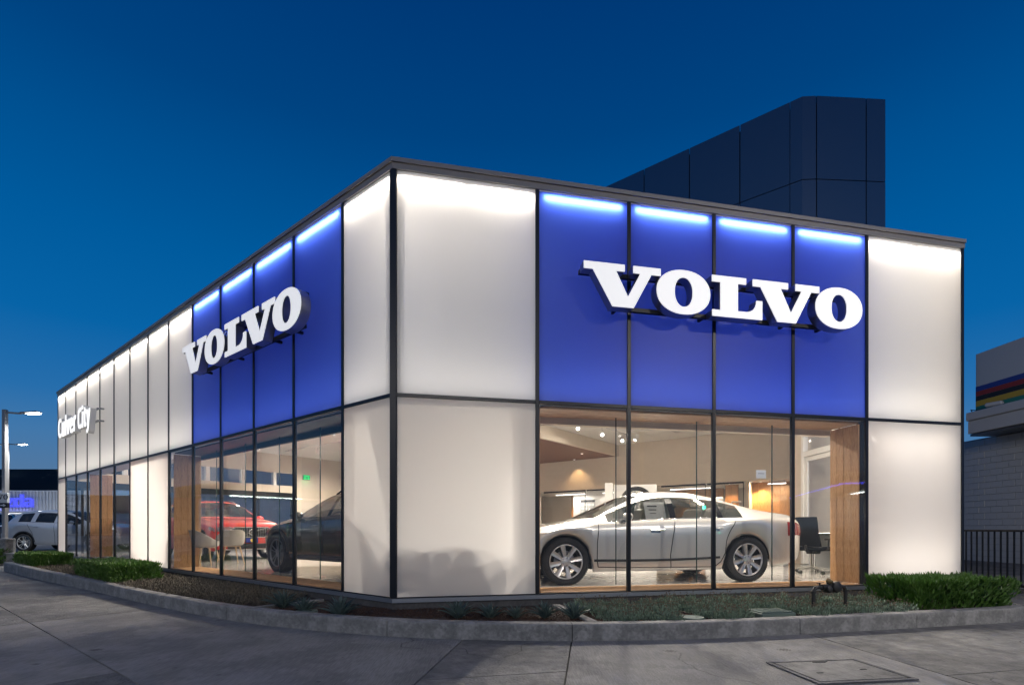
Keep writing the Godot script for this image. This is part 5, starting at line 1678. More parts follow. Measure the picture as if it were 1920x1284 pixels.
func build_cars() -> void:
	pane("car_glass", lin(0.008, 0.014, 0.012), 0.55)
	mat("gloss_black", lin(0.006, 0.006, 0.007), 0.08)
	pane("tinted_glass", lin(0.008, 0.010, 0.012), 0.88)
	pane("lens_clear", lin(0.22, 0.22, 0.22), 0.6)
	var lr := mat("lens_red", lin(0.22, 0.008, 0.012), 0.12)
	mat("lens_amber", lin(0.6, 0.16, 0.01), 0.15)
	mat("plate_blue", lin(0.012, 0.03, 0.25), 0.4)
	mat("plate_yellow", lin(0.75, 0.55, 0.02), 0.4)
	var pearl := car_paint("pearl_paint", lin(0.60, 0.585, 0.55), 0.5, 0.28)
	var red := car_paint("red_paint", lin(0.58, 0.028, 0.014), 0.1, 0.35)
	var black := car_paint("brown_black_paint", lin(0.048, 0.034, 0.028), 0.4, 0.22)
	var silver := car_paint("silver_paint", lin(0.36, 0.38, 0.42), 0.5, 0.3)
	var dark := car_paint("dark_grey_paint", lin(0.03, 0.03, 0.035), 0.3, 0.3)
	# the pearl saloon behind the short window
	var sedan := {
		"top": [[2.33, 0.58], [2.31, 0.68], [2.2, 0.755], [1.8, 0.855], [1.4, 0.925], [1.0, 0.985], [0.8, 1.09], [0.55, 1.215], [0.25, 1.355], [0.0, 1.418], [-0.3, 1.443], [-0.7, 1.425], [-1.1, 1.355], [-1.5, 1.235], [-1.85, 1.14], [-2.2, 1.085], [-2.5, 1.045], [-2.58, 0.95], [-2.62, 0.75]],
		"belt": [[2.33, 0.52], [2.2, 0.66], [1.9, 0.76], [1.5, 0.84], [1.0, 0.905], [0.0, 0.935], [-1.0, 0.965], [-1.8, 1.0], [-2.4, 0.985], [-2.55, 0.9], [-2.62, 0.70]],
		"bottom": [[2.33, 0.30], [2.25, 0.22], [2.0, 0.19], [1.0, 0.19], [-1.5, 0.20], [-2.0, 0.23], [-2.4, 0.30], [-2.62, 0.40]],
		"wide": [[2.33, 0.50], [2.30, 0.62], [2.2, 0.76], [2.0, 0.87], [1.7, 0.925], [1.2, 0.94], [-1.2, 0.94], [-1.9, 0.915], [-2.3, 0.86], [-2.5, 0.78], [-2.62, 0.62]],
		"roof": [[2.33, 0.42], [2.1, 0.64], [1.4, 0.76], [1.0, 0.75], [0.6, 0.68], [0.25, 0.615], [0.0, 0.59], [-0.8, 0.575], [-1.3, 0.585], [-1.75, 0.64], [-2.3, 0.66], [-2.62, 0.5]],
		"axles": [1.47, -1.47], "radius": 0.345, "tyre": 0.245, "arch": 0.045, "half": 0.94, "sill": 0.2, "spokes": 8,
		"screen": [0.98, 0.22], "rear": [-0.85, -1.75], "windows": [[0.82, -0.20], [-0.30, -1.0], [-1.07, -1.42]], "mirror": 0.62,
		"seams": [[[0.98, 0.10], [1.0, 0.25], [1.0, 0.6], [0.97, 0.98]], [[-0.18, 0.04], [-0.16, 0.3], [-0.20, 0.7], [-0.25, 0.99]], [[-0.88, 0.04], [-1.0, 0.16], [-1.12, 0.45], [-1.22, 0.75], [-1.25, 0.9]], [[0.98, 0.10], [0.5, 0.075], [0.0, 0.07], [-0.5, 0.065], [-0.9, 0.06]]],
		"handles": [0.06, -0.92], "moulding": [[1.05, 0.24], [0.5, 0.225], [0.0, 0.22], [-0.5, 0.23], [-0.98, 0.25]],
		"head": [[2.24, 2.18, 2.1, 2.0, 1.93], 0.72, 0.90], "tail": [[-2.2, -2.3, -2.4, -2.5, -2.57], 0.62, 0.92]}
	var at := rw((2.4958 + 5.4142) / 2 - 0.02, FLOOR, 0.78 + 0.94)
	var c := car("pearl white saloon car parked behind the short window beneath the blue panels", "saloon_car", at, TR + PI - 0.027, sedan, pearl, "cars on show in the showroom")
	for z in [1.0, -1.0]:
		part(c, "side_marker", boxm(Vector3(0.16, 0.035, 0.012), 0.004), M["lens_amber"], Vector3(2.02, 0.70, 0.868 * z), turn(0.38 * z))
	var st := part(c, "window_sticker", sheet(0.34, 0.30), M["paper"], Vector3(-0.02, 1.10, -0.70), Basis(Vector3.UP, PI) * Basis(Vector3.RIGHT, -0.35))
	for k in 3:
		part(st, "printed_line", boxm(Vector3(0.16 - 0.03 * k, 0.022 - 0.006 * k, 0.001)), M["ink"], Vector3(-0.04, 0.08 - 0.06 * k, 0.002))
	# dark wagon behind the long window
	var wagon := {
		"top": [[2.36, 0.66], [2.33, 0.78], [2.2, 0.86], [1.8, 0.945], [1.4, 1.0], [1.0, 1.05], [0.75, 1.19], [0.5, 1.31], [0.15, 1.455], [-0.1, 1.505], [-0.6, 1.53], [-1.2, 1.52], [-1.8, 1.47], [-2.1, 1.37], [-2.4, 1.14], [-2.52, 0.98], [-2.58, 0.75]],
		"belt": [[2.36, 0.6], [2.2, 0.76], [1.8, 0.86], [1.4, 0.92], [1.0, 0.965], [0.0, 1.0], [-1.0, 1.03], [-1.8, 1.06], [-2.4, 1.0], [-2.58, 0.7]],
		"bottom": [[2.36, 0.36], [2.2, 0.28], [1.9, 0.26], [1.0, 0.26], [-1.5, 0.27], [-2.2, 0.33], [-2.58, 0.45]],
		"wide": [[2.36, 0.55], [2.33, 0.66], [2.2, 0.79], [2.0, 0.88], [1.7, 0.93], [1.2, 0.95], [-1.2, 0.95], [-1.9, 0.93], [-2.4, 0.84], [-2.58, 0.70]],
		"roof": [[2.36, 0.45], [2.1, 0.66], [1.4, 0.77], [1.0, 0.76], [0.6, 0.69], [0.15, 0.62], [-0.1, 0.60], [-1.6, 0.58], [-2.1, 0.59], [-2.4, 0.62], [-2.58, 0.6]],
		"axles": [1.47, -1.47], "radius": 0.365, "tyre": 0.245, "arch": 0.05, "half": 0.95, "sill": 0.27, "spokes": 5, "twin": true, "dark_rim": true, "bright": false, "cladding": true, "steer": 0.0,
		"screen": [0.98, 0.12], "rear": [-1.95, -2.38], "windows": [[0.82, -0.16], [-0.26, -1.05], [-1.12, -1.95]], "mirror": 0.60,
		"seams": [[[1.0, 0.12], [1.02, 0.4], [0.99, 0.98]], [[-0.16, 0.05], [-0.15, 0.4], [-0.2, 0.99]], [[-0.9, 0.06], [-1.12, 0.45], [-1.22, 0.9]]],
		"handles": [0.1, -0.88], "moulding": [[1.0, 0.12], [0.0, 0.10], [-1.0, 0.12]], "rails": [0.0, -1.9], "trim": M["black_plastic"],
		"head": [[2.26, 2.2, 2.1, 2.0], 0.75, 0.92], "tail": [[-2.3, -2.4, -2.5, -2.55], 0.4, 0.95]}
	at = lw(4.735 - 1.47, FLOOR, 0.96 + 0.95)
	car("dark brown black wagon with roof rails parked behind the long window", "wagon_car", at, PI - TL, wagon, black, "cars on show in the showroom")
	# red sport utility car facing the corner
	var suv := {
		"top": [[2.28, 0.74], [2.26, 0.90], [2.16, 0.98], [1.8, 1.04], [1.4, 1.09], [1.0, 1.14], [0.75, 1.29], [0.5, 1.43], [0.22, 1.57], [0.0, 1.625], [-0.6, 1.655], [-1.2, 1.63], [-1.7, 1.57], [-1.95, 1.42], [-2.2, 1.14], [-2.32, 1.0], [-2.36, 0.75]],
		"belt": [[2.28, 0.68], [2.16, 0.88], [1.8, 0.96], [1.4, 1.005], [1.0, 1.04], [0.0, 1.075], [-1.5, 1.13], [-2.1, 1.1], [-2.36, 0.72]],
		"bottom": [[2.28, 0.30], [2.1, 0.25], [-2.0, 0.27], [-2.36, 0.45]],
		"wide": [[2.28, 0.80], [2.24, 0.86], [2.1, 0.91], [1.7, 0.94], [1.2, 0.95], [-1.4, 0.95], [-2.0, 0.92], [-2.36, 0.78]],
		"roof": [[2.28, 0.70], [2.0, 0.78], [1.4, 0.82], [1.0, 0.80], [0.6, 0.71], [0.22, 0.64], [0.0, 0.62], [-1.5, 0.60], [-1.95, 0.62], [-2.36, 0.66]],
		"axles": [1.43, -1.43], "radius": 0.37, "tyre": 0.245, "arch": 0.05, "half": 0.95, "sill": 0.26, "spokes": 5, "twin": true,
		"screen": [0.98, 0.20], "rear": [-1.8, -2.2], "windows": [[0.80, -0.16], [-0.26, -1.05], [-1.12, -1.8]], "mirror": 0.62,
		"seams": [[[1.0, 0.12], [1.02, 0.4], [0.99, 0.98]], [[-0.16, 0.05], [-0.15, 0.4], [-0.2, 0.99]], [[-0.9, 0.06], [-1.1, 0.45], [-1.22, 0.9]]],
		"handles": [0.1, -0.88], "rails": [0.0, -1.75],
		"head": [[2.2, 2.15, 2.05, 1.95], 0.80, 0.93], "tail": [[-2.1, -2.2, -2.3], 0.3, 0.95]}
	at = Vector3(-6.95, FLOOR, -13.75) - Vector3(cl, 0, sl) * 2.25
	c = car("glossy red sport utility car with ring badge grille facing the corner panels", "sport_utility_car", at, -TL, suv, red, "cars on show in the showroom")
	front_face(c, suv)
	# silver utility car on the neighbouring lot, and the dark one beside it
	var cross := suv.duplicate(true)
	cross["cladding"] = true
	cross["glass"] = M["tinted_glass"]
	cross["bright"] = false
	cross["body_pillars"] = true
	cross["windows"] = [[0.78, -0.12], [-0.24, -0.98], [-1.14, -1.62]]
	cross.erase("rails")
	cross["radius"] = 0.345
	cross["spokes"] = 5
	cross["axles"] = [1.36, -1.36]
	car("silver sport utility car parked on the lot beyond the showroom's end", "parked_car", Vector3(-17.8, 0.20, -21.2), 0.03, cross, silver, "cars parked on the neighbouring lot")
	car("dark grey car with red tail lamps parked beyond the lamp post", "parked_car", Vector3(-24.4, 0.20, -24.4), -0.9, cross.duplicate(true), dark, "cars parked on the neighbouring lot")

# ---------------------------------------------------------------- furniture on show
func tub_chair(label: String, at: Vector3, ry: float) -> void:
	var c := thing("tub_chair", label, "chair", at, ry, "tub chairs with wooden legs")
	if not shared.has("tub"):
		var b := MB.new()
		var rows := []
		for i in 33:
			var a := deg_to_rad(lerpf(-142.0, 142.0, i / 32.0))
			var f := absf(a) / deg_to_rad(142.0)
			var top := 0.80 - 0.26 * smoothstep(0.15, 0.95, f)
			var lean := 0.05 * (1.0 - f)
			var dz := -cos(a)
			var dx := sin(a)
			var row := []
			for k in [[0.16, 0.425], [0.235, 0.44], [0.272, 0.48], [0.285, 0.56]]:
				row.append(Vector3(dx * k[0] * 1.05, k[1], dz * k[0]))
			var y1 := (0.56 + top) / 2
			row.append(Vector3(dx * 0.305, y1, dz * (0.288 + lean * 0.5)))
			row.append(Vector3(dx * 0.31, top - 0.008, dz * (0.292 + lean)))
			row.append(Vector3(dx * 0.302, top, dz * (0.284 + lean)))
			row.append(Vector3(dx * 0.292, top - 0.008, dz * (0.274 + lean)))
			row.append(Vector3(dx * 0.285, y1, dz * (0.268 + lean * 0.5)))
			row.append(Vector3(dx * 0.265, 0.56, dz * 0.265))
			row.append(Vector3(dx * 0.245, 0.49, dz * 0.245))
			row.append(Vector3(dx * 0.15, 0.46, dz * 0.15))
			row.append(Vector3(0, 0.455, 0.02))
			rows.append(row)
		b.grid(rows, true)
		shared["tub"] = b.mesh()
		b = MB.new()
		b.xf = Transform3D(DOWN)
		b.lathe([Vector2(0.0, 0.423), Vector2(0.2, 0.423), Vector2(0.26, 0.45), Vector2(0.255, 0.47), Vector2(0.0, 0.475)], 28)
		shared["tub_seat"] = b.mesh()
		b = MB.new()
		b.lathe([Vector2(0.0, 0.0), Vector2(0.011, 0.0), Vector2(0.02, 0.43), Vector2(0.0, 0.43)], 10)
		shared["tub_leg"] = b.mesh()
	part(c, "shell", shared["tub"], M["chair_shell"])
	part(c, "seat", shared["tub_seat"], M["chair_shell"])
	for x in [-1.0, 1.0]:
		for z in [-1.0, 1.0]:
			var foot := Vector3(0.235 * x, 0.0, 0.225 * z)
			var head := Vector3(0.15 * x, 0.43, 0.14 * z)
			var d := (head - foot).normalized()
			var s := d.cross(Vector3.RIGHT).normalized()
			part(c, "leg", shared["tub_leg"], M["leg_wood"], foot, Basis(s.cross(d), s, d) if false else Basis(d.cross(s) * -1.0, s, d))
	part(c, "leg_frame", boxm(Vector3(0.32, 0.02, 0.03), 0.004), M["leg_wood"], Vector3(0, 0.412, 0.12))
	part(c, "leg_frame", boxm(Vector3(0.32, 0.02, 0.03), 0.004), M["leg_wood"], Vector3(0, 0.412, -0.12))

func office_chair(at: Vector3, ry: float) -> void:
	var c := thing("office_chair", "black mesh office chair on a polished star base beside the oak jamb", "chair", at, ry)
	var b := MB.new()
	var rows := []
	for i in 15:
		var f := i / 14.0
		var w := 0.235 - 0.02 * f - 0.03 * pow(absf(f - 0.45) * 1.6, 3.0)
		var z := -0.20 - 0.10 * f - 0.05 * sin(f * PI)
		var row := []
		for k in 9:
			var g := k / 8.0 * 2.0 - 1.0
			row.append(Vector3(w * g, 0.50 + 0.54 * f, z + 0.055 * g * g))
		for k in 9:
			var g := 1.0 - k / 8.0 * 2.0
			row.append(Vector3(w * g, 0.50 + 0.54 * f, z + 0.055 * g * g - 0.022))
		row.append(row[0])
		rows.append(row)
	b.grid(rows)
	b.quad(rows[14][0], rows[14][8], rows[14][9], rows[14][17])
	part(c, "backrest", b.mesh(), M["chair_mesh"])
	b = MB.new()
	b.box(Vector3(0, 0.455, 0.02), Vector3(0.48, 0.075, 0.46), 0.03)
	part(c, "seat", b.mesh(), M["chair_mesh"])
	part(c, "tilt_box", boxm(Vector3(0.16, 0.06, 0.22), 0.015), M["black_plastic"], Vector3(0, 0.39, -0.02))
	part(c, "lever_tag", boxm(Vector3(0.012, 0.05, 0.04), 0.003), M["paper"], Vector3(0.085, 0.40, -0.04))
	b = MB.new()
	b.tube([Vector3(0, 0.40, -0.15), Vector3(0, 0.42, -0.24), Vector3(0, 0.52, -0.27)], 0.022, 8)
	part(c, "back_stay", b.mesh(), M["black_plastic"])
	b = MB.new()
	b.tube([Vector3(0, 0.10, 0), Vector3(0, 0.37, 0)], 0.025, 12)
	part(c, "gas_lift", b.mesh(), M["chrome"])
	for k in 5:
		var a := TAU * k / 5.0 + 0.35
		var d := Vector3(sin(a), 0, cos(a))
		b = MB.new()
		b.bar(d * 0.03 + Vector3(0, 0.115, 0), d * 0.30 + Vector3(0, 0.075, 0), 0.042, 0.028, 0.008)
		part(c, "base_arm", b.mesh(), M["brushed"])
		var cs := MB.new()
		for s in [-1.0, 1.0]:
			cs.tube([d * 0.31 + d.cross(Vector3.UP) * (0.008 * s) + Vector3(0, 0.03, 0), d * 0.31 + d.cross(Vector3.UP) * (0.026 * s) + Vector3(0, 0.03, 0)], 0.03, 14)
		part(c, "caster", cs.mesh(), M["black_plastic"])
	for s in [-1.0, 1.0]:
		b = MB.new()
		b.tube([Vector3(0.2 * s, 0.43, -0.03), Vector3(0.275 * s, 0.46, -0.03), Vector3(0.285 * s, 0.62, -0.03)], 0.016, 8)
		b.box(Vector3(0.28 * s, 0.635, 0.0), Vector3(0.07, 0.03, 0.24), 0.01)
		part(c, "armrest", b.mesh(), M["black_plastic"])

func build_things() -> void:
	mat("chair_mesh", lin(0.008, 0.009, 0.012), 0.85).metallic_specular = 0.2
	tub_chair("beige tub chair in the long window standing nearer the oak jamb", Vector3(-6.68, FLOOR, -11.25), 2.5)
	tub_chair("beige tub chair in the long window standing before the red car", Vector3(-6.62, FLOOR, -12.15), -2.35)
	var p := rw(0.62, FLOOR, 0.95)
	tub_chair("tub chair showing as a shadow through the corner panel, nearer the corner post", p, TR + PI + 0.2)
	p = rw(1.20, FLOOR, 0.88)
	tub_chair("tub chair showing as a shadow through the corner panel, nearer the oak jamb", p, TR + PI - 0.5)
	office_chair(Vector3(5.62, FLOOR, -9.62), 2.1)
	# desk by the side door
	var d := thing("office_desk", "dark sales desk with papers beside the oak jamb", "desk", Vector3(6.30, FLOOR, -9.75), 0.0)
	part(d, "desk_top", boxm(Vector3(0.75, 0.03, 1.3), 0.006), M["black_plastic"], Vector3(0, 0.73, 0))
	part(d, "drawer_unit", boxm(Vector3(0.55, 0.58, 0.42), 0.006), M["black_plastic"], Vector3(0.05, 0.30, 0.4))
	part(d, "side_panel", boxm(Vector3(0.68, 0.70, 0.03), 0.004), M["poster_grey"], Vector3(0.0, 0.36, -0.62))
	for z in [-0.55, 0.6]:
		part(d, "leg", boxm(Vector3(0.04, 0.715, 0.04), 0.004), M["brushed"], Vector3(-0.33, 0.358, z))
	var pp := thing("paper_stack", "small stack of papers lying on the dark desk", "paper", Vector3(6.15, FLOOR + 0.746, -9.60), 0.3)
	for k in 3:
		part(pp, "sheet", boxm(Vector3(0.22, 0.006, 0.30), 0.001), M["paper"], Vector3(0.004 * k, 0.003 + 0.0065 * k, -0.003 * k), turn(0.05 * k))
	# reception counter and lamp
	var rc := thing("reception_counter", "white reception counter standing behind the saloon car", "counter", Vector3(5.5, FLOOR, -12.15), -0.67)
	part(rc, "counter_body", boxm(Vector3(1.7, 1.02, 0.55), 0.01), M["white_paint"], Vector3(0, 0.51, 0))
	part(rc, "counter_top", boxm(Vector3(1.78, 0.04, 0.62), 0.008), M["oak_flat"], Vector3(0, 1.04, 0))
	var la := thing("desk_lamp", "small metal desk lamp leaning over the reception counter", "lamp", Vector3(5.12, FLOOR + 1.06, -12.42), 0)
	var b := MB.new()
	b.xf = Transform3D(DOWN)
	b.lathe([Vector2(0.0, 0.0), Vector2(0.08, 0.0), Vector2(0.08, 0.015), Vector2(0.0, 0.02)], 20)
	part(la, "base", b.mesh(), M["brushed"])
	b = MB.new()
	b.tube([Vector3(0, 0.015, 0), Vector3(0.0, 0.24, 0), Vector3(0.17, 0.40, 0.02)], 0.009, 8)
	part(la, "arm", b.mesh(), M["brushed"])
	b = MB.new()
	b.box(Vector3(0.26, 0.40, 0.03), Vector3(0.22, 0.05, 0.09), 0.015)
	part(la, "shade", b.mesh(), M["brushed"])
	# wheel on a display stand
	var ws := thing("wheel_display", "white display stand carrying one alloy wheel behind the saloon car", "display stand", Vector3(2.83, FLOOR, -11.9), -0.25)
	part(ws, "plinth", boxm(Vector3(0.95, 1.06, 0.42), 0.01), M["white_paint"], Vector3(0, 0.53, 0))
	part(ws, "back_panel", boxm(Vector3(0.98, 0.80, 0.04), 0.006), M["white_paint"], Vector3(0, 1.46, -0.26))
	part(ws, "post", boxm(Vector3(0.18, 1.90, 0.18), 0.006), M["white_paint"], Vector3(-0.60, 0.95, -0.2))
	var dw := thing("display_wheel", "black tyred alloy wheel standing on the white display stand", "wheel", Vector3(2.85, FLOOR + 1.06, -11.83), -0.25)
	var wp := {"radius": 0.36, "tyre": 0.245, "spokes": 10, "twin": false}
	wheel_into(dw, wp, Vector3(0, 0.36, 0), 1.0)
	# poster, exit sign, notices
	var ps := thing("wall_poster", "tall printed poster with dark heading behind the office glass", "poster", lw(6.27, 1.84, 15.385), -TL)
	part(ps, "board", boxm(Vector3(0.72, 1.0, 0.015), 0.002), M["poster_grey"])
	part(ps, "heading", boxm(Vector3(0.68, 0.09, 0.004)), M["ink"], Vector3(0, 0.43, 0.009))
	for i in 4:
		for k in 5:
			part(ps, "printed_block", boxm(Vector3(0.13, 0.11, 0.003)), M["paper"], Vector3(-0.25 + 0.165 * i, 0.27 - 0.155 * k, 0.009))
	var ex := thing("exit_sign", "lit green exit sign on the beige end wall", "exit sign", lw(16.80, 3.40, 8.5), -TL + PI / 2)
	part(ex, "sign_box", boxm(Vector3(0.34, 0.21, 0.05), 0.006), M["black_plastic"])
	part(ex, "lit_face", boxm(Vector3(0.31, 0.18, 0.006), 0.001), M["exit_green"], Vector3(0, 0, 0.029))
	part(ex, "lettering", text_mesh("EXIT", 0.11, 0.003), M["ink"], Vector3(0, 0, 0.034))
	area(ex, "exit_light", Vector3(0, -0.112, 0.02), DOWN, Vector2(0.3, 0.03), 0.05, lin(0.05, 1.0, 0.3))
	var nt := thing("glass_notice", "pale rectangular notice stuck on the short window's third pane", "notice", rw(5.03, 1.86, 0.012), TR)
	part(nt, "sheet", sheet(0.155, 0.115), M["paper"])
	part(nt, "printed_line", boxm(Vector3(0.10, 0.012, 0.001)), M["poster_grey"], Vector3(0.0, 0.01, 0.001))

# ---------------------------------------------------------------- neighbours
func build_neighbour() -> void:
	# painted block building beside the showroom
	var nb := thing("block_building", "white painted concrete block building with striped sign beyond the railing", "building", Vector3(15.35, 0, -17.6), -PI / 2 + 0.02)
	# local x runs toward the viewer, z points to the showroom
	var blocks := Node3D.new()
	var m := []
	for k in 3: m.append(boxm(Vector3(0.392, 0.192, 0.2), 0.006))
	part(nb, "mortar_core", boxm(Vector3(7.96, 4.05, 0.17)), M["mortar"], Vector3(1.4, 2.02, -0.11))
	for row in 20:
		for i in range(-5, 9):
			var x := 0.4 * i + (0.2 if row % 2 else 0.0)
			part(nb, "block", m[0], M["block_white"], Vector3(x - 0.4, 0.1 + 0.2 * row, -0.1 + 0.003 * ((i * 7 + row * 3) % 3)))
	part(nb, "wall_rest", boxm(Vector3(4.6, 4.0, 0.2)), M["block_white"], Vector3(5.62, 2.0, -0.1))
	part(nb, "wall_rest", boxm(Vector3(0.3, 4.0, 8.0)), M["block_white"], Vector3(-2.75, 2.0, -4.1))
	part(nb, "canopy_soffit", boxm(Vector3(8.4, 0.06, 1.1)), M["panel_metal"], Vector3(5.35, 4.05, 0.25))
	part(nb, "canopy_fascia", boxm(Vector3(8.6, 0.40, 1.2), 0.01), M["block_white"], Vector3(5.42, 4.30, 0.25))
	part(nb, "canopy_coping", boxm(Vector3(8.7, 0.26, 1.3), 0.02), M["block_white"], Vector3(5.44, 4.64, 0.25))
	part(nb, "sign_board", boxm(Vector3(8.2, 1.85, 0.15), 0.01), M["sign_grey"], Vector3(5.25, 5.70, 0.55))
	var y := 4.79
	for st in [["stripe_green", 0.17], ["stripe_yellow", 0.17], ["stripe_black", 0.15], ["stripe_red", 0.15], ["stripe_blue", 0.16]]:
		part(nb, "painted_stripe", boxm(Vector3(8.18, st[1] - 0.004, 0.008)), M[st[0]], Vector3(5.25, y + st[1] / 2, 0.629))
		y += st[1]
	var fl := holder(nb, "floodlight", Vector3(1.95, 4.86, 0.80), turn(0.4))
	part(fl, "lamp_body", boxm(Vector3(0.42, 0.12, 0.16), 0.03), M["sign_grey"])
	part(fl, "lamp_arm", boxm(Vector3(0.05, 0.12, 0.05), 0.01), M["sign_grey"], Vector3(0, -0.09, 0))
	var bl := MB.new()
	bl.tube([Vector3(1.12, 4.78, 0.5), Vector3(1.0, 4.84, 0.6), Vector3(1.12, 4.87, 0.75), Vector3(1.35, 4.8, 0.8)], 0.015, 6)
	part(nb, "loose_cable", bl.mesh(), M["black_plastic"])
	# railing
	var a := Vector3(8.95, 0.0, -10.3)
	var e := Vector3(8.42, 0.0, -8.3)
	var rl := thing("iron_railing", "black iron railing of upright bars beside the end hedge", "railing", a)
	var dd := e - a
	var ln := dd.length()
	for h in [0.14, 1.06]:
		var b := MB.new()
		b.bar(Vector3(0, h, 0), dd + Vector3(0, h, 0), 0.04, 0.035, 0.004)
		part(rl, "rail", b.mesh(), M["dark_metal"])
	var n := 12
	for i in n + 1:
		var big := i in [0, n]
		part(rl, "post" if big else "bar", boxm(Vector3(0.06, 1.12, 0.06), 0.004) if big else boxm(Vector3(0.022, 0.90, 0.022), 0.002), M["dark_metal"], dd * (float(i) / n) + Vector3(0, 0.56 if big else 0.60, 0))
	structure("side_path", plate([Vector2(7.2, 8.4), Vector2(8.2, 8.0), Vector2(15.2, 10.5), Vector2(15.2, 24), Vector2(12.5, 24), Vector2(7.4, 12.5)], -0.02, 0.05), M["concrete_dark"])
	structure("kerb_side", plate([Vector2(8.2, 8.02), Vector2(8.5, 8.0), Vector2(9.2, 10.6), Vector2(8.9, 10.6)], 0.0, 0.12), M["kerb_concrete"])

func lamp_post(label: String, at: Vector3, ry: float, h: float, twin: bool, e: float, aim := Vector3.ZERO) -> void:
	var lp := thing("street_lamp", label, "street lamp", at, ry, "lamp posts")
	part(lp, "pole", boxm(Vector3(0.13, h, 0.13), 0.012), M["pole_metal"], Vector3(0, h / 2, 0))
	part(lp, "pole_base", boxm(Vector3(0.42, 0.55, 0.42), 0.03), M["kerb_concrete"], Vector3(0, 0.27, 0))
	for s in ([1.0, -1.0] if twin else [1.0]):
		var b := MB.new()
		b.bar(Vector3(0.05 * s, h - 0.10, 0), Vector3(0.58 * s, h - 0.14, 0), 0.06, 0.06, 0.006)
		part(lp, "arm", b.mesh(), M["pole_metal"])
		var hd := holder(lp, "lamp_head", Vector3(0.92 * s, h - 0.11, 0), Basis(Vector3(0, 0, 1), 0.07 * s))
		part(hd, "lamp_housing", boxm(Vector3(0.62, 0.055, 0.26), 0.02), M["pole_metal"])
		part(hd, "lamp_lens", boxm(Vector3(0.40, 0.02, 0.20), 0.006), M["lamp_street"], Vector3(0.10 * s, -0.043, 0))
		spot(lp, lp.transform * Vector3(1.0 * s, h - 0.20, 0), lp.transform * Vector3(1.2 * s, 0, 0) if aim == Vector3.ZERO else aim, e, 78.0, lin(0.93, 0.97, 1.0) if h < 6.8 else lin(1.0, 0.90, 0.78), 0.12)

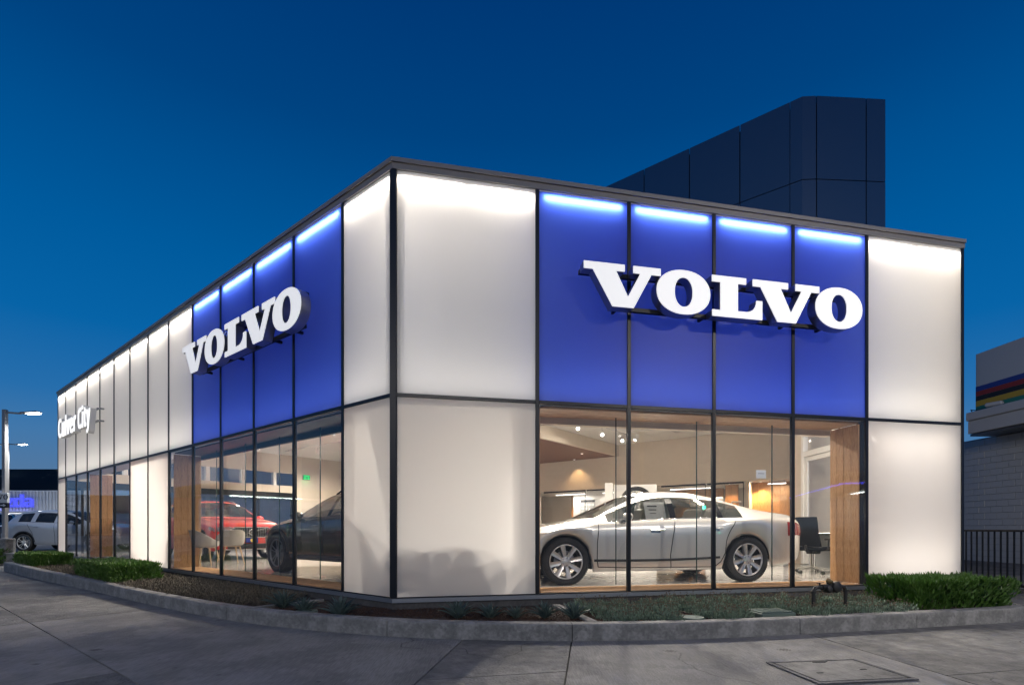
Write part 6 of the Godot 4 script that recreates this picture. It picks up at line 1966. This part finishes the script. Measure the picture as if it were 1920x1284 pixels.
func build_far_left() -> void:
	lamp_post("grey square lamp post with one arm beside the low wall", Vector3(-18.15, 0.20, -18.5), 0.0, 5.15, false, 22.0)
	lamp_post("twin armed lamp post standing farther back on the lot", Vector3(-33.2, 0.20, -34.0), 0.0, 6.55, true, 30.0)
	lamp_post("tall lamp post on the pavement behind the viewer", Vector3(4.6, -0.02, 12.0), PI * 0.55, 7.0, false, 70.0, Vector3(1.0, 0, -5.0))
	lamp_post("tall lamp post on the pavement beside the block building", Vector3(9.0, -0.02, 2.5), PI * 0.5, 7.0, false, 56.0, Vector3(15.3, 2.0, -16.0))
	lamp_post("tall lamp post down the side street pavement", Vector3(-14.0, -0.02, 4.0), 0.5, 7.0, false, 44.0, Vector3(-7.0, 0, -6.0))
	# low wall and steps
	var wl := thing("low_wall", "low grey concrete wall at the lot's edge beside the lamp post", "wall", Vector3(-16.65, 0.0, -16.2), 0.0)
	part(wl, "wall_body", boxm(Vector3(2.3, 0.72, 0.25), 0.015), M["kerb_concrete"], Vector3(-0.25, 0.36, 0))
	part(wl, "wall_cap", boxm(Vector3(2.36, 0.06, 0.31), 0.01), M["kerb_concrete"], Vector3(-0.25, 0.75, 0))
	part(wl, "end_block", boxm(Vector3(0.42, 0.34, 0.4), 0.015), M["kerb_concrete"], Vector3(1.13, 0.17, 0.1))
	# directional sign
	var sg := thing("direction_sign", "white boxed direction sign with black arrow on the lamp post", "sign", Vector3(-18.25, 2.05, -18.36), 0.0)
	part(sg, "sign_box", boxm(Vector3(0.72, 0.36, 0.10), 0.008), M["sign_face_dim"], Vector3(0, 0.14, 0))
	part(sg, "lettering", text_mesh("VOLVO", 0.17, 0.006, true, "Droid Serif"), M["ink"], Vector3(-0.03, 0.16, 0.054))
	part(sg, "arrow_strip", boxm(Vector3(0.72, 0.17, 0.10), 0.006), M["black_plastic"], Vector3(0, -0.13, 0))
	var b := MB.new()
	b.extrude(PackedVector2Array([Vector2(0.12, -0.02), Vector2(0.22, -0.02), Vector2(0.22, -0.055), Vector2(0.32, 0.0), Vector2(0.22, 0.055), Vector2(0.22, 0.02), Vector2(0.12, 0.02)]), 0.0, 0.006)
	part(sg, "arrow", b.mesh(), M["sign_face_dim"], Vector3(0, -0.13, 0.051))
	# neighbouring dealership
	var db := thing("neighbour_dealership", "low dealership with white ribbed fascia, violet letters and dark sloping roof", "building", Vector3(-36.0, 0.20, -41.0), 0.0)
	part(db, "fascia_board", boxm(Vector3(24, 1.58, 0.2), 0.01), M["fascia_white"], Vector3(-8.0, 3.05, -0.15))
	var rb := MB.new()
	for k in 90:
		rb.box(Vector3(-19.9 + 0.265 * k, 3.05, 0.0), Vector3(0.13, 1.50, 0.12), 0.01)
	part(db, "fascia_ribs", rb.mesh(), M["fascia_white"]).set_meta("kind", "stuff")
	part(db, "fascia_trim", boxm(Vector3(24.1, 0.10, 0.34), 0.01), M["fascia_white"], Vector3(-8.0, 3.86, -0.05))
	part(db, "fascia_trim", boxm(Vector3(24.1, 0.10, 0.34), 0.01), M["fascia_white"], Vector3(-8.0, 2.24, -0.05))
	b = MB.new()
	var prof := [[Vector3(-20.5, 3.9, -0.2), Vector3(4.2, 3.9, -0.2)], [Vector3(-20.5, 5.75, -1.3), Vector3(4.2, 5.75, -1.3)], [Vector3(-20.5, 5.80, -9), Vector3(4.2, 5.80, -9)]]
	b.grid(prof)
	part(db, "roof", b.mesh(), M["roof_dark"])
	var lt := holder(db, "letter_sign", Vector3(-4.15, 3.04, 0.16))
	var x := -1.72
	for ch in [["m", 1.0], ["a", 0.78], ["z", 0.72], ["d", 0.78], ["a", 0.78]]:
		part(lt, "letter", text_mesh(ch[0], 0.95, 0.12), M["sign_violet"], Vector3(x + ch[1] / 2, 0.0 if ch[0] == "d" else -0.0, 0.06), Basis.from_scale(Vector3(1.25, 1.0, 1.0)))
		x += ch[1] + 0.02
	area(lt, "letter_light", Vector3(0, -0.52, 0.05), DOWN, Vector2(3.8, 0.08), 0.6, lin(0.3, 0.33, 1.0))
	part(db, "rear_wall", boxm(Vector3(24, 3.9, 0.2)), M["fascia_white"], Vector3(-8.0, 1.95, -6.0))
	part(db, "soffit", boxm(Vector3(24, 0.08, 5.6)), M["white_paint"], Vector3(-8.0, 2.16, -3.1))
	part(db, "end_pier", boxm(Vector3(0.3, 2.2, 5.7)), M["fascia_white"], Vector3(3.85, 1.1, -3.1))
	for k in 7:
		part(db, "window_post", boxm(Vector3(0.16, 2.1, 0.16), 0.01), M["fascia_white"], Vector3(-16.0 + 3.1 * k, 1.06, -1.2))
		part(db, "shop_window", sheet(2.9, 2.0), M["clear_glass"], Vector3(-14.45 + 3.1 * k, 1.1, -1.22))
	var tube := holder(db, "soffit_lamp", Vector3(-5.0, 2.10, -2.6))
	part(tube, "diffuser", boxm(Vector3(14.0, 0.03, 0.25), 0.006), M["lamp_tube"])
	area(tube, "soffit_light", Vector3(0, -0.03, 0), DOWN, Vector2(14.0, 0.25), 22.0, lin(0.9, 1.0, 0.95))
	var t2 := holder(db, "canopy_lamp", Vector3(-5.0, 2.10, -0.6))
	part(t2, "diffuser", boxm(Vector3(14.0, 0.03, 0.15), 0.006), M["lamp_tube"])
	area(t2, "canopy_light", Vector3(0, -0.03, 0), DOWN, Vector2(14.0, 0.15), 14.0, lin(0.9, 0.97, 1.0))
	var fl := holder(db, "sign_floodlight", Vector3(-4.0, 2.0, 1.8))
	part(fl, "lamp_body", boxm(Vector3(10.0, 0.08, 0.12), 0.02), M["fascia_white"])
	for ax in [-4.5, 0.0, 4.5]:
		part(fl, "lamp_arm", boxm(Vector3(0.04, 0.04, 1.8), 0.006), M["fascia_white"], Vector3(ax, -0.04, -0.9))
	part(fl, "lamp_lens", boxm(Vector3(9.8, 0.012, 0.08), 0.002), M["lamp_tube"], Vector3(0, 0.046, 0))
	area(fl, "flood_light", Vector3(0, 0.06, 0), Basis(Vector3.RIGHT, PI / 2 + 0.6), Vector2(9.8, 0.08), 24.0, lin(0.85, 0.92, 1.0))
	# plain block beyond the showroom's end, seen through its clerestory
	var pb := thing("rear_block", "plain grey block behind the showroom, seen through the clerestory", "building", Vector3(-16.5, 0.2, -38.0), -0.2)
	part(pb, "wall", boxm(Vector3(24, 8.2, 6), 0.03), M["sign_grey"], Vector3(0, 4.1, -3))
	part(pb, "parapet", boxm(Vector3(24.2, 0.3, 6.2), 0.03), M["plinth_concrete"], Vector3(0, 8.35, -3))
	for k in 6:
		part(pb, "shutter", boxm(Vector3(2.6, 2.6, 0.08), 0.01), M["sign_grey"], Vector3(-10.0 + 4.0 * k, 1.35, 0.05))

# what the long facade's panes mirror: a fuel station and a row of shops down the side street, and a signal across the road
func build_across() -> void:
	var fs := thing("fuel_canopy", "green fascia fuel station canopy down the side street", "fuel station", Vector3(-62, 0, -21), 0.9)
	part(fs, "canopy_roof", boxm(Vector3(16, 0.25, 9), 0.03), M["white_paint"], Vector3(0, 5.0, 0))
	for s in [[Vector3(0, 5.2, 4.55), Vector3(16.2, 1.1, 0.1)], [Vector3(0, 5.2, -4.55), Vector3(16.2, 1.1, 0.1)], [Vector3(8.05, 5.2, 0), Vector3(0.1, 1.1, 9.0)], [Vector3(-8.05, 5.2, 0), Vector3(0.1, 1.1, 9.0)]]:
		part(fs, "fascia", boxm(s[1], 0.01), M["fascia_green"], s[0])
	for x in [-5.5, 5.5]:
		for z in [-2.5, 2.5]:
			part(fs, "column", boxm(Vector3(0.4, 4.9, 0.4), 0.03), M["white_paint"], Vector3(x, 2.45, z))
	for x in [0.0]:
		for z in [0.0]:
			var lm := holder(fs, "canopy_lamp", Vector3(x, 4.84, z))
			part(lm, "lamp_lens", boxm(Vector3(9.0, 0.05, 0.7), 0.01), M["canopy_light"])
			area(lm, "canopy_light", Vector3(0, -0.04, 0), DOWN, Vector2(9.0, 0.7), 50.0, lin(0.9, 1.0, 0.92))
	for x in [-3.0, 3.0]:
		part(fs, "pump", boxm(Vector3(0.8, 1.8, 0.5), 0.05), M["fascia_green"], Vector3(x, 0.9, 0))
	var k := 0
	for q in [[-58, -4, 14, 6.0], [-74, -44, 22, 5.0], [-46, 16, 20, 5.5]]:
		var sh := thing("street_shop", ["flat roofed brown shop across the side street", "long flat roofed brown shop beyond the fuel station", "flat roofed brown shop on the opposite corner"][k], "building", Vector3(q[0], 0, q[1]), 1.2, "shops down the side street")
		part(sh, "wall", boxm(Vector3(q[2], q[3], 8), 0.03), M["shop_brown"], Vector3(0, q[3] / 2, 0))
		part(sh, "parapet", boxm(Vector3(q[2] + 0.2, 0.3, 8.2), 0.03), M["plinth_concrete"], Vector3(0, q[3] + 0.15, 0))
		for i in int(q[2] / 3.0):
			part(sh, "shop_window", boxm(Vector3(2.2, 1.9, 0.06), 0.01), M["dark_window"], Vector3(-q[2] / 2 + 1.6 + 3.0 * i, 1.4, 4.02))
		k += 1
	var st := thing("blue_fuel_canopy", "blue banded fuel station canopy across the main road", "fuel station", Vector3(44.0, 0, 16.0), -0.85)
	part(st, "canopy_roof", boxm(Vector3(18, 0.3, 9), 0.03), M["white_paint"], Vector3(0, 4.6, 0))
	for s in [[Vector3(0, 4.75, 4.55), Vector3(18.2, 0.9, 0.1)], [Vector3(0, 4.75, -4.55), Vector3(18.2, 0.9, 0.1)], [Vector3(9.05, 4.75, 0), Vector3(0.1, 0.9, 9.0)], [Vector3(-9.05, 4.75, 0), Vector3(0.1, 0.9, 9.0)]]:
		part(st, "fascia", boxm(s[1], 0.01), M["fascia_white"], s[0])
	for s in [[Vector3(0, 4.36, 4.62), Vector3(18.2, 0.10, 0.04)], [Vector3(-9.12, 4.36, 0), Vector3(0.04, 0.10, 9.0)]]:
		part(st, "light_band", boxm(s[1], 0.004), M["band_blue"], s[0])
	for x in [-6.0, 6.0]:
		part(st, "column", boxm(Vector3(0.5, 4.5, 0.5), 0.03), M["fascia_white"], Vector3(x, 2.25, 0))
		part(st, "pump", boxm(Vector3(0.8, 1.8, 0.5), 0.05), M["stripe_blue"], Vector3(x * 0.5, 0.9, 0))
	var sl_ := holder(st, "canopy_lamp", Vector3(0, 4.42, 0))
	part(sl_, "lamp_lens", boxm(Vector3(10.0, 0.05, 0.6), 0.01), M["canopy_light"])
	area(sl_, "canopy_light", Vector3(0, -0.04, 0), DOWN, Vector2(10.0, 0.6), 40.0, lin(0.95, 0.97, 1.0))
	var sg := thing("traffic_signal", "traffic signal showing green on a pole across the road", "traffic signal", Vector3(32.3, -0.02, 23.5), 0.0)
	part(sg, "pole", boxm(Vector3(0.14, 3.5, 0.14), 0.02), M["dark_metal"], Vector3(0.3, 1.75, 0.3))
	var hd := holder(sg, "signal_head", Vector3(0, 3.0, 0), Basis.looking_at(Vector3(0.66, 0, 0.75)))
	part(hd, "head_box", boxm(Vector3(0.42, 1.25, 0.2), 0.03), M["black_plastic"], Vector3(0, 0.38, -0.02))
	for i in 3:
		var b := MB.new()
		b.lathe([Vector2(0.15, 0.02), Vector2(0.14, 0.03), Vector2(0.0, 0.04)], 20)
		part(hd, "signal_lens", b.mesh(), M["signal_green"] if i == 0 else M["dark_window"], Vector3(0, 0.38 * i, 0.09))
	var l := OmniLight3D.new()
	l.name = "signal_light"
	l.light_energy = 0.5
	l.light_size = 0.12
	l.omni_range = 60.0
	l.omni_attenuation = 2.0
	l.light_color = lin(0.0, 1.0, 0.6)
	l.shadow_enabled = true
	hd.add_child(l)
	l.position = Vector3(0, 0, 0.3)

func more_materials() -> void:
	glow("band_blue", lin(0.06, 0.06, 1.0), 9.0)
	mat("mortar", lin(0.30, 0.31, 0.33), 0.95)
	mat("sign_grey", lin(0.40, 0.42, 0.45), 0.7)
	mat("stripe_green", lin(0.02, 0.18, 0.14), 0.7)
	mat("stripe_yellow", lin(0.42, 0.28, 0.03), 0.7)
	mat("stripe_black", lin(0.012, 0.012, 0.016), 0.7)
	mat("stripe_red", lin(0.22, 0.02, 0.02), 0.7)
	mat("stripe_blue", lin(0.015, 0.04, 0.24), 0.7)
	mat("pole_metal", lin(0.33, 0.31, 0.29), 0.55, 0.3)
	mat("sign_face_dim", lin(0.62, 0.62, 0.60), 0.5)
	mat("fascia_green", lin(0.01, 0.16, 0.05), 0.5)
	mat("shop_brown", lin(0.16, 0.10, 0.065), 0.9)
	mat("dark_window", lin(0.01, 0.012, 0.015), 0.1)

# ---------------------------------------------------------------- camera, sky
func set_view() -> void:
	var cam := Camera3D.new()
	cam.name = "camera"
	add_child(cam)
	cam.position = Vector3(0, 1.10, 0)
	cam.projection = Camera3D.PROJECTION_FRUSTUM
	cam.near = 0.1
	cam.far = 600.0
	var f := 970.0                      # in pixels of a picture 1284 high
	cam.size = 1284.0 / f * cam.near
	cam.frustum_offset = Vector2(0.0, (990.69 - 642.0) / f * cam.near)
	cam.current = true
	var env := Environment.new()
	env.background_mode = Environment.BG_SKY
	env.tonemap_mode = Environment.TONE_MAPPER_LINEAR
	env.tonemap_exposure = 1.0
	env.sdfgi_enabled = true
	env.ssao_enabled = true
	env.ssil_enabled = true
	# clear dusk sky: a gradient of height alone
	var im := Image.create(64, 512, false, Image.FORMAT_RGBF)
	var stops := [[0.0, Color(0.13, 0.235, 0.37)], [0.08, Color(0.085, 0.185, 0.345)], [0.14, Color(0.055, 0.185, 0.40)], [0.20, Color(0.020, 0.155, 0.41)], [0.30, Color(0.002, 0.125, 0.385)], [0.42, Color(0.0, 0.102, 0.335)], [0.52, Color(0.0, 0.078, 0.275)], [0.60, Color(0.0, 0.056, 0.218)], [0.72, Color(0.0, 0.039, 0.176)], [1.0, Color(0.0, 0.020, 0.10)]]
	for y in 512:
		var el := sin((0.5 - (y + 0.5) / 512.0) * PI)
		var c: Color = stops[0][1]
		for i in stops.size() - 1:
			if el >= stops[i][0]: c = stops[i][1].lerp(stops[i + 1][1], clampf((el - stops[i][0]) / (stops[i + 1][0] - stops[i][0]), 0.0, 1.0))
		if el < 0.0: c = Color(0.02, 0.03, 0.045)
		for x in 64: im.set_pixel(x, y, c)
	var sky := Sky.new()
	var sm := PanoramaSkyMaterial.new()
	sm.panorama = ImageTexture.create_from_image(im)
	sky.sky_material = sm
	env.sky = sky
	var we := WorldEnvironment.new()
	we.name = "dusk"
	we.environment = env
	add_child(we)

func _ready() -> void:
	set_view()
	materials()
	more_materials()
	build_ground()
	build_showroom()
	build_interior()
	build_tower()
	build_big_sign("white channel letter sign on the blue panels over the short window", rw(2.293, 3.867, -0.17), turn(TR))
	build_big_sign("white channel letter sign on the blue panels over the long window", lw(5.62, 3.86, -0.17), turn(-TL))
	build_city_sign()
	build_tracks()
	build_cars()
	build_things()
	build_neighbour()
	build_far_left()
	build_across()
	build_bed_things()
	build_plants()
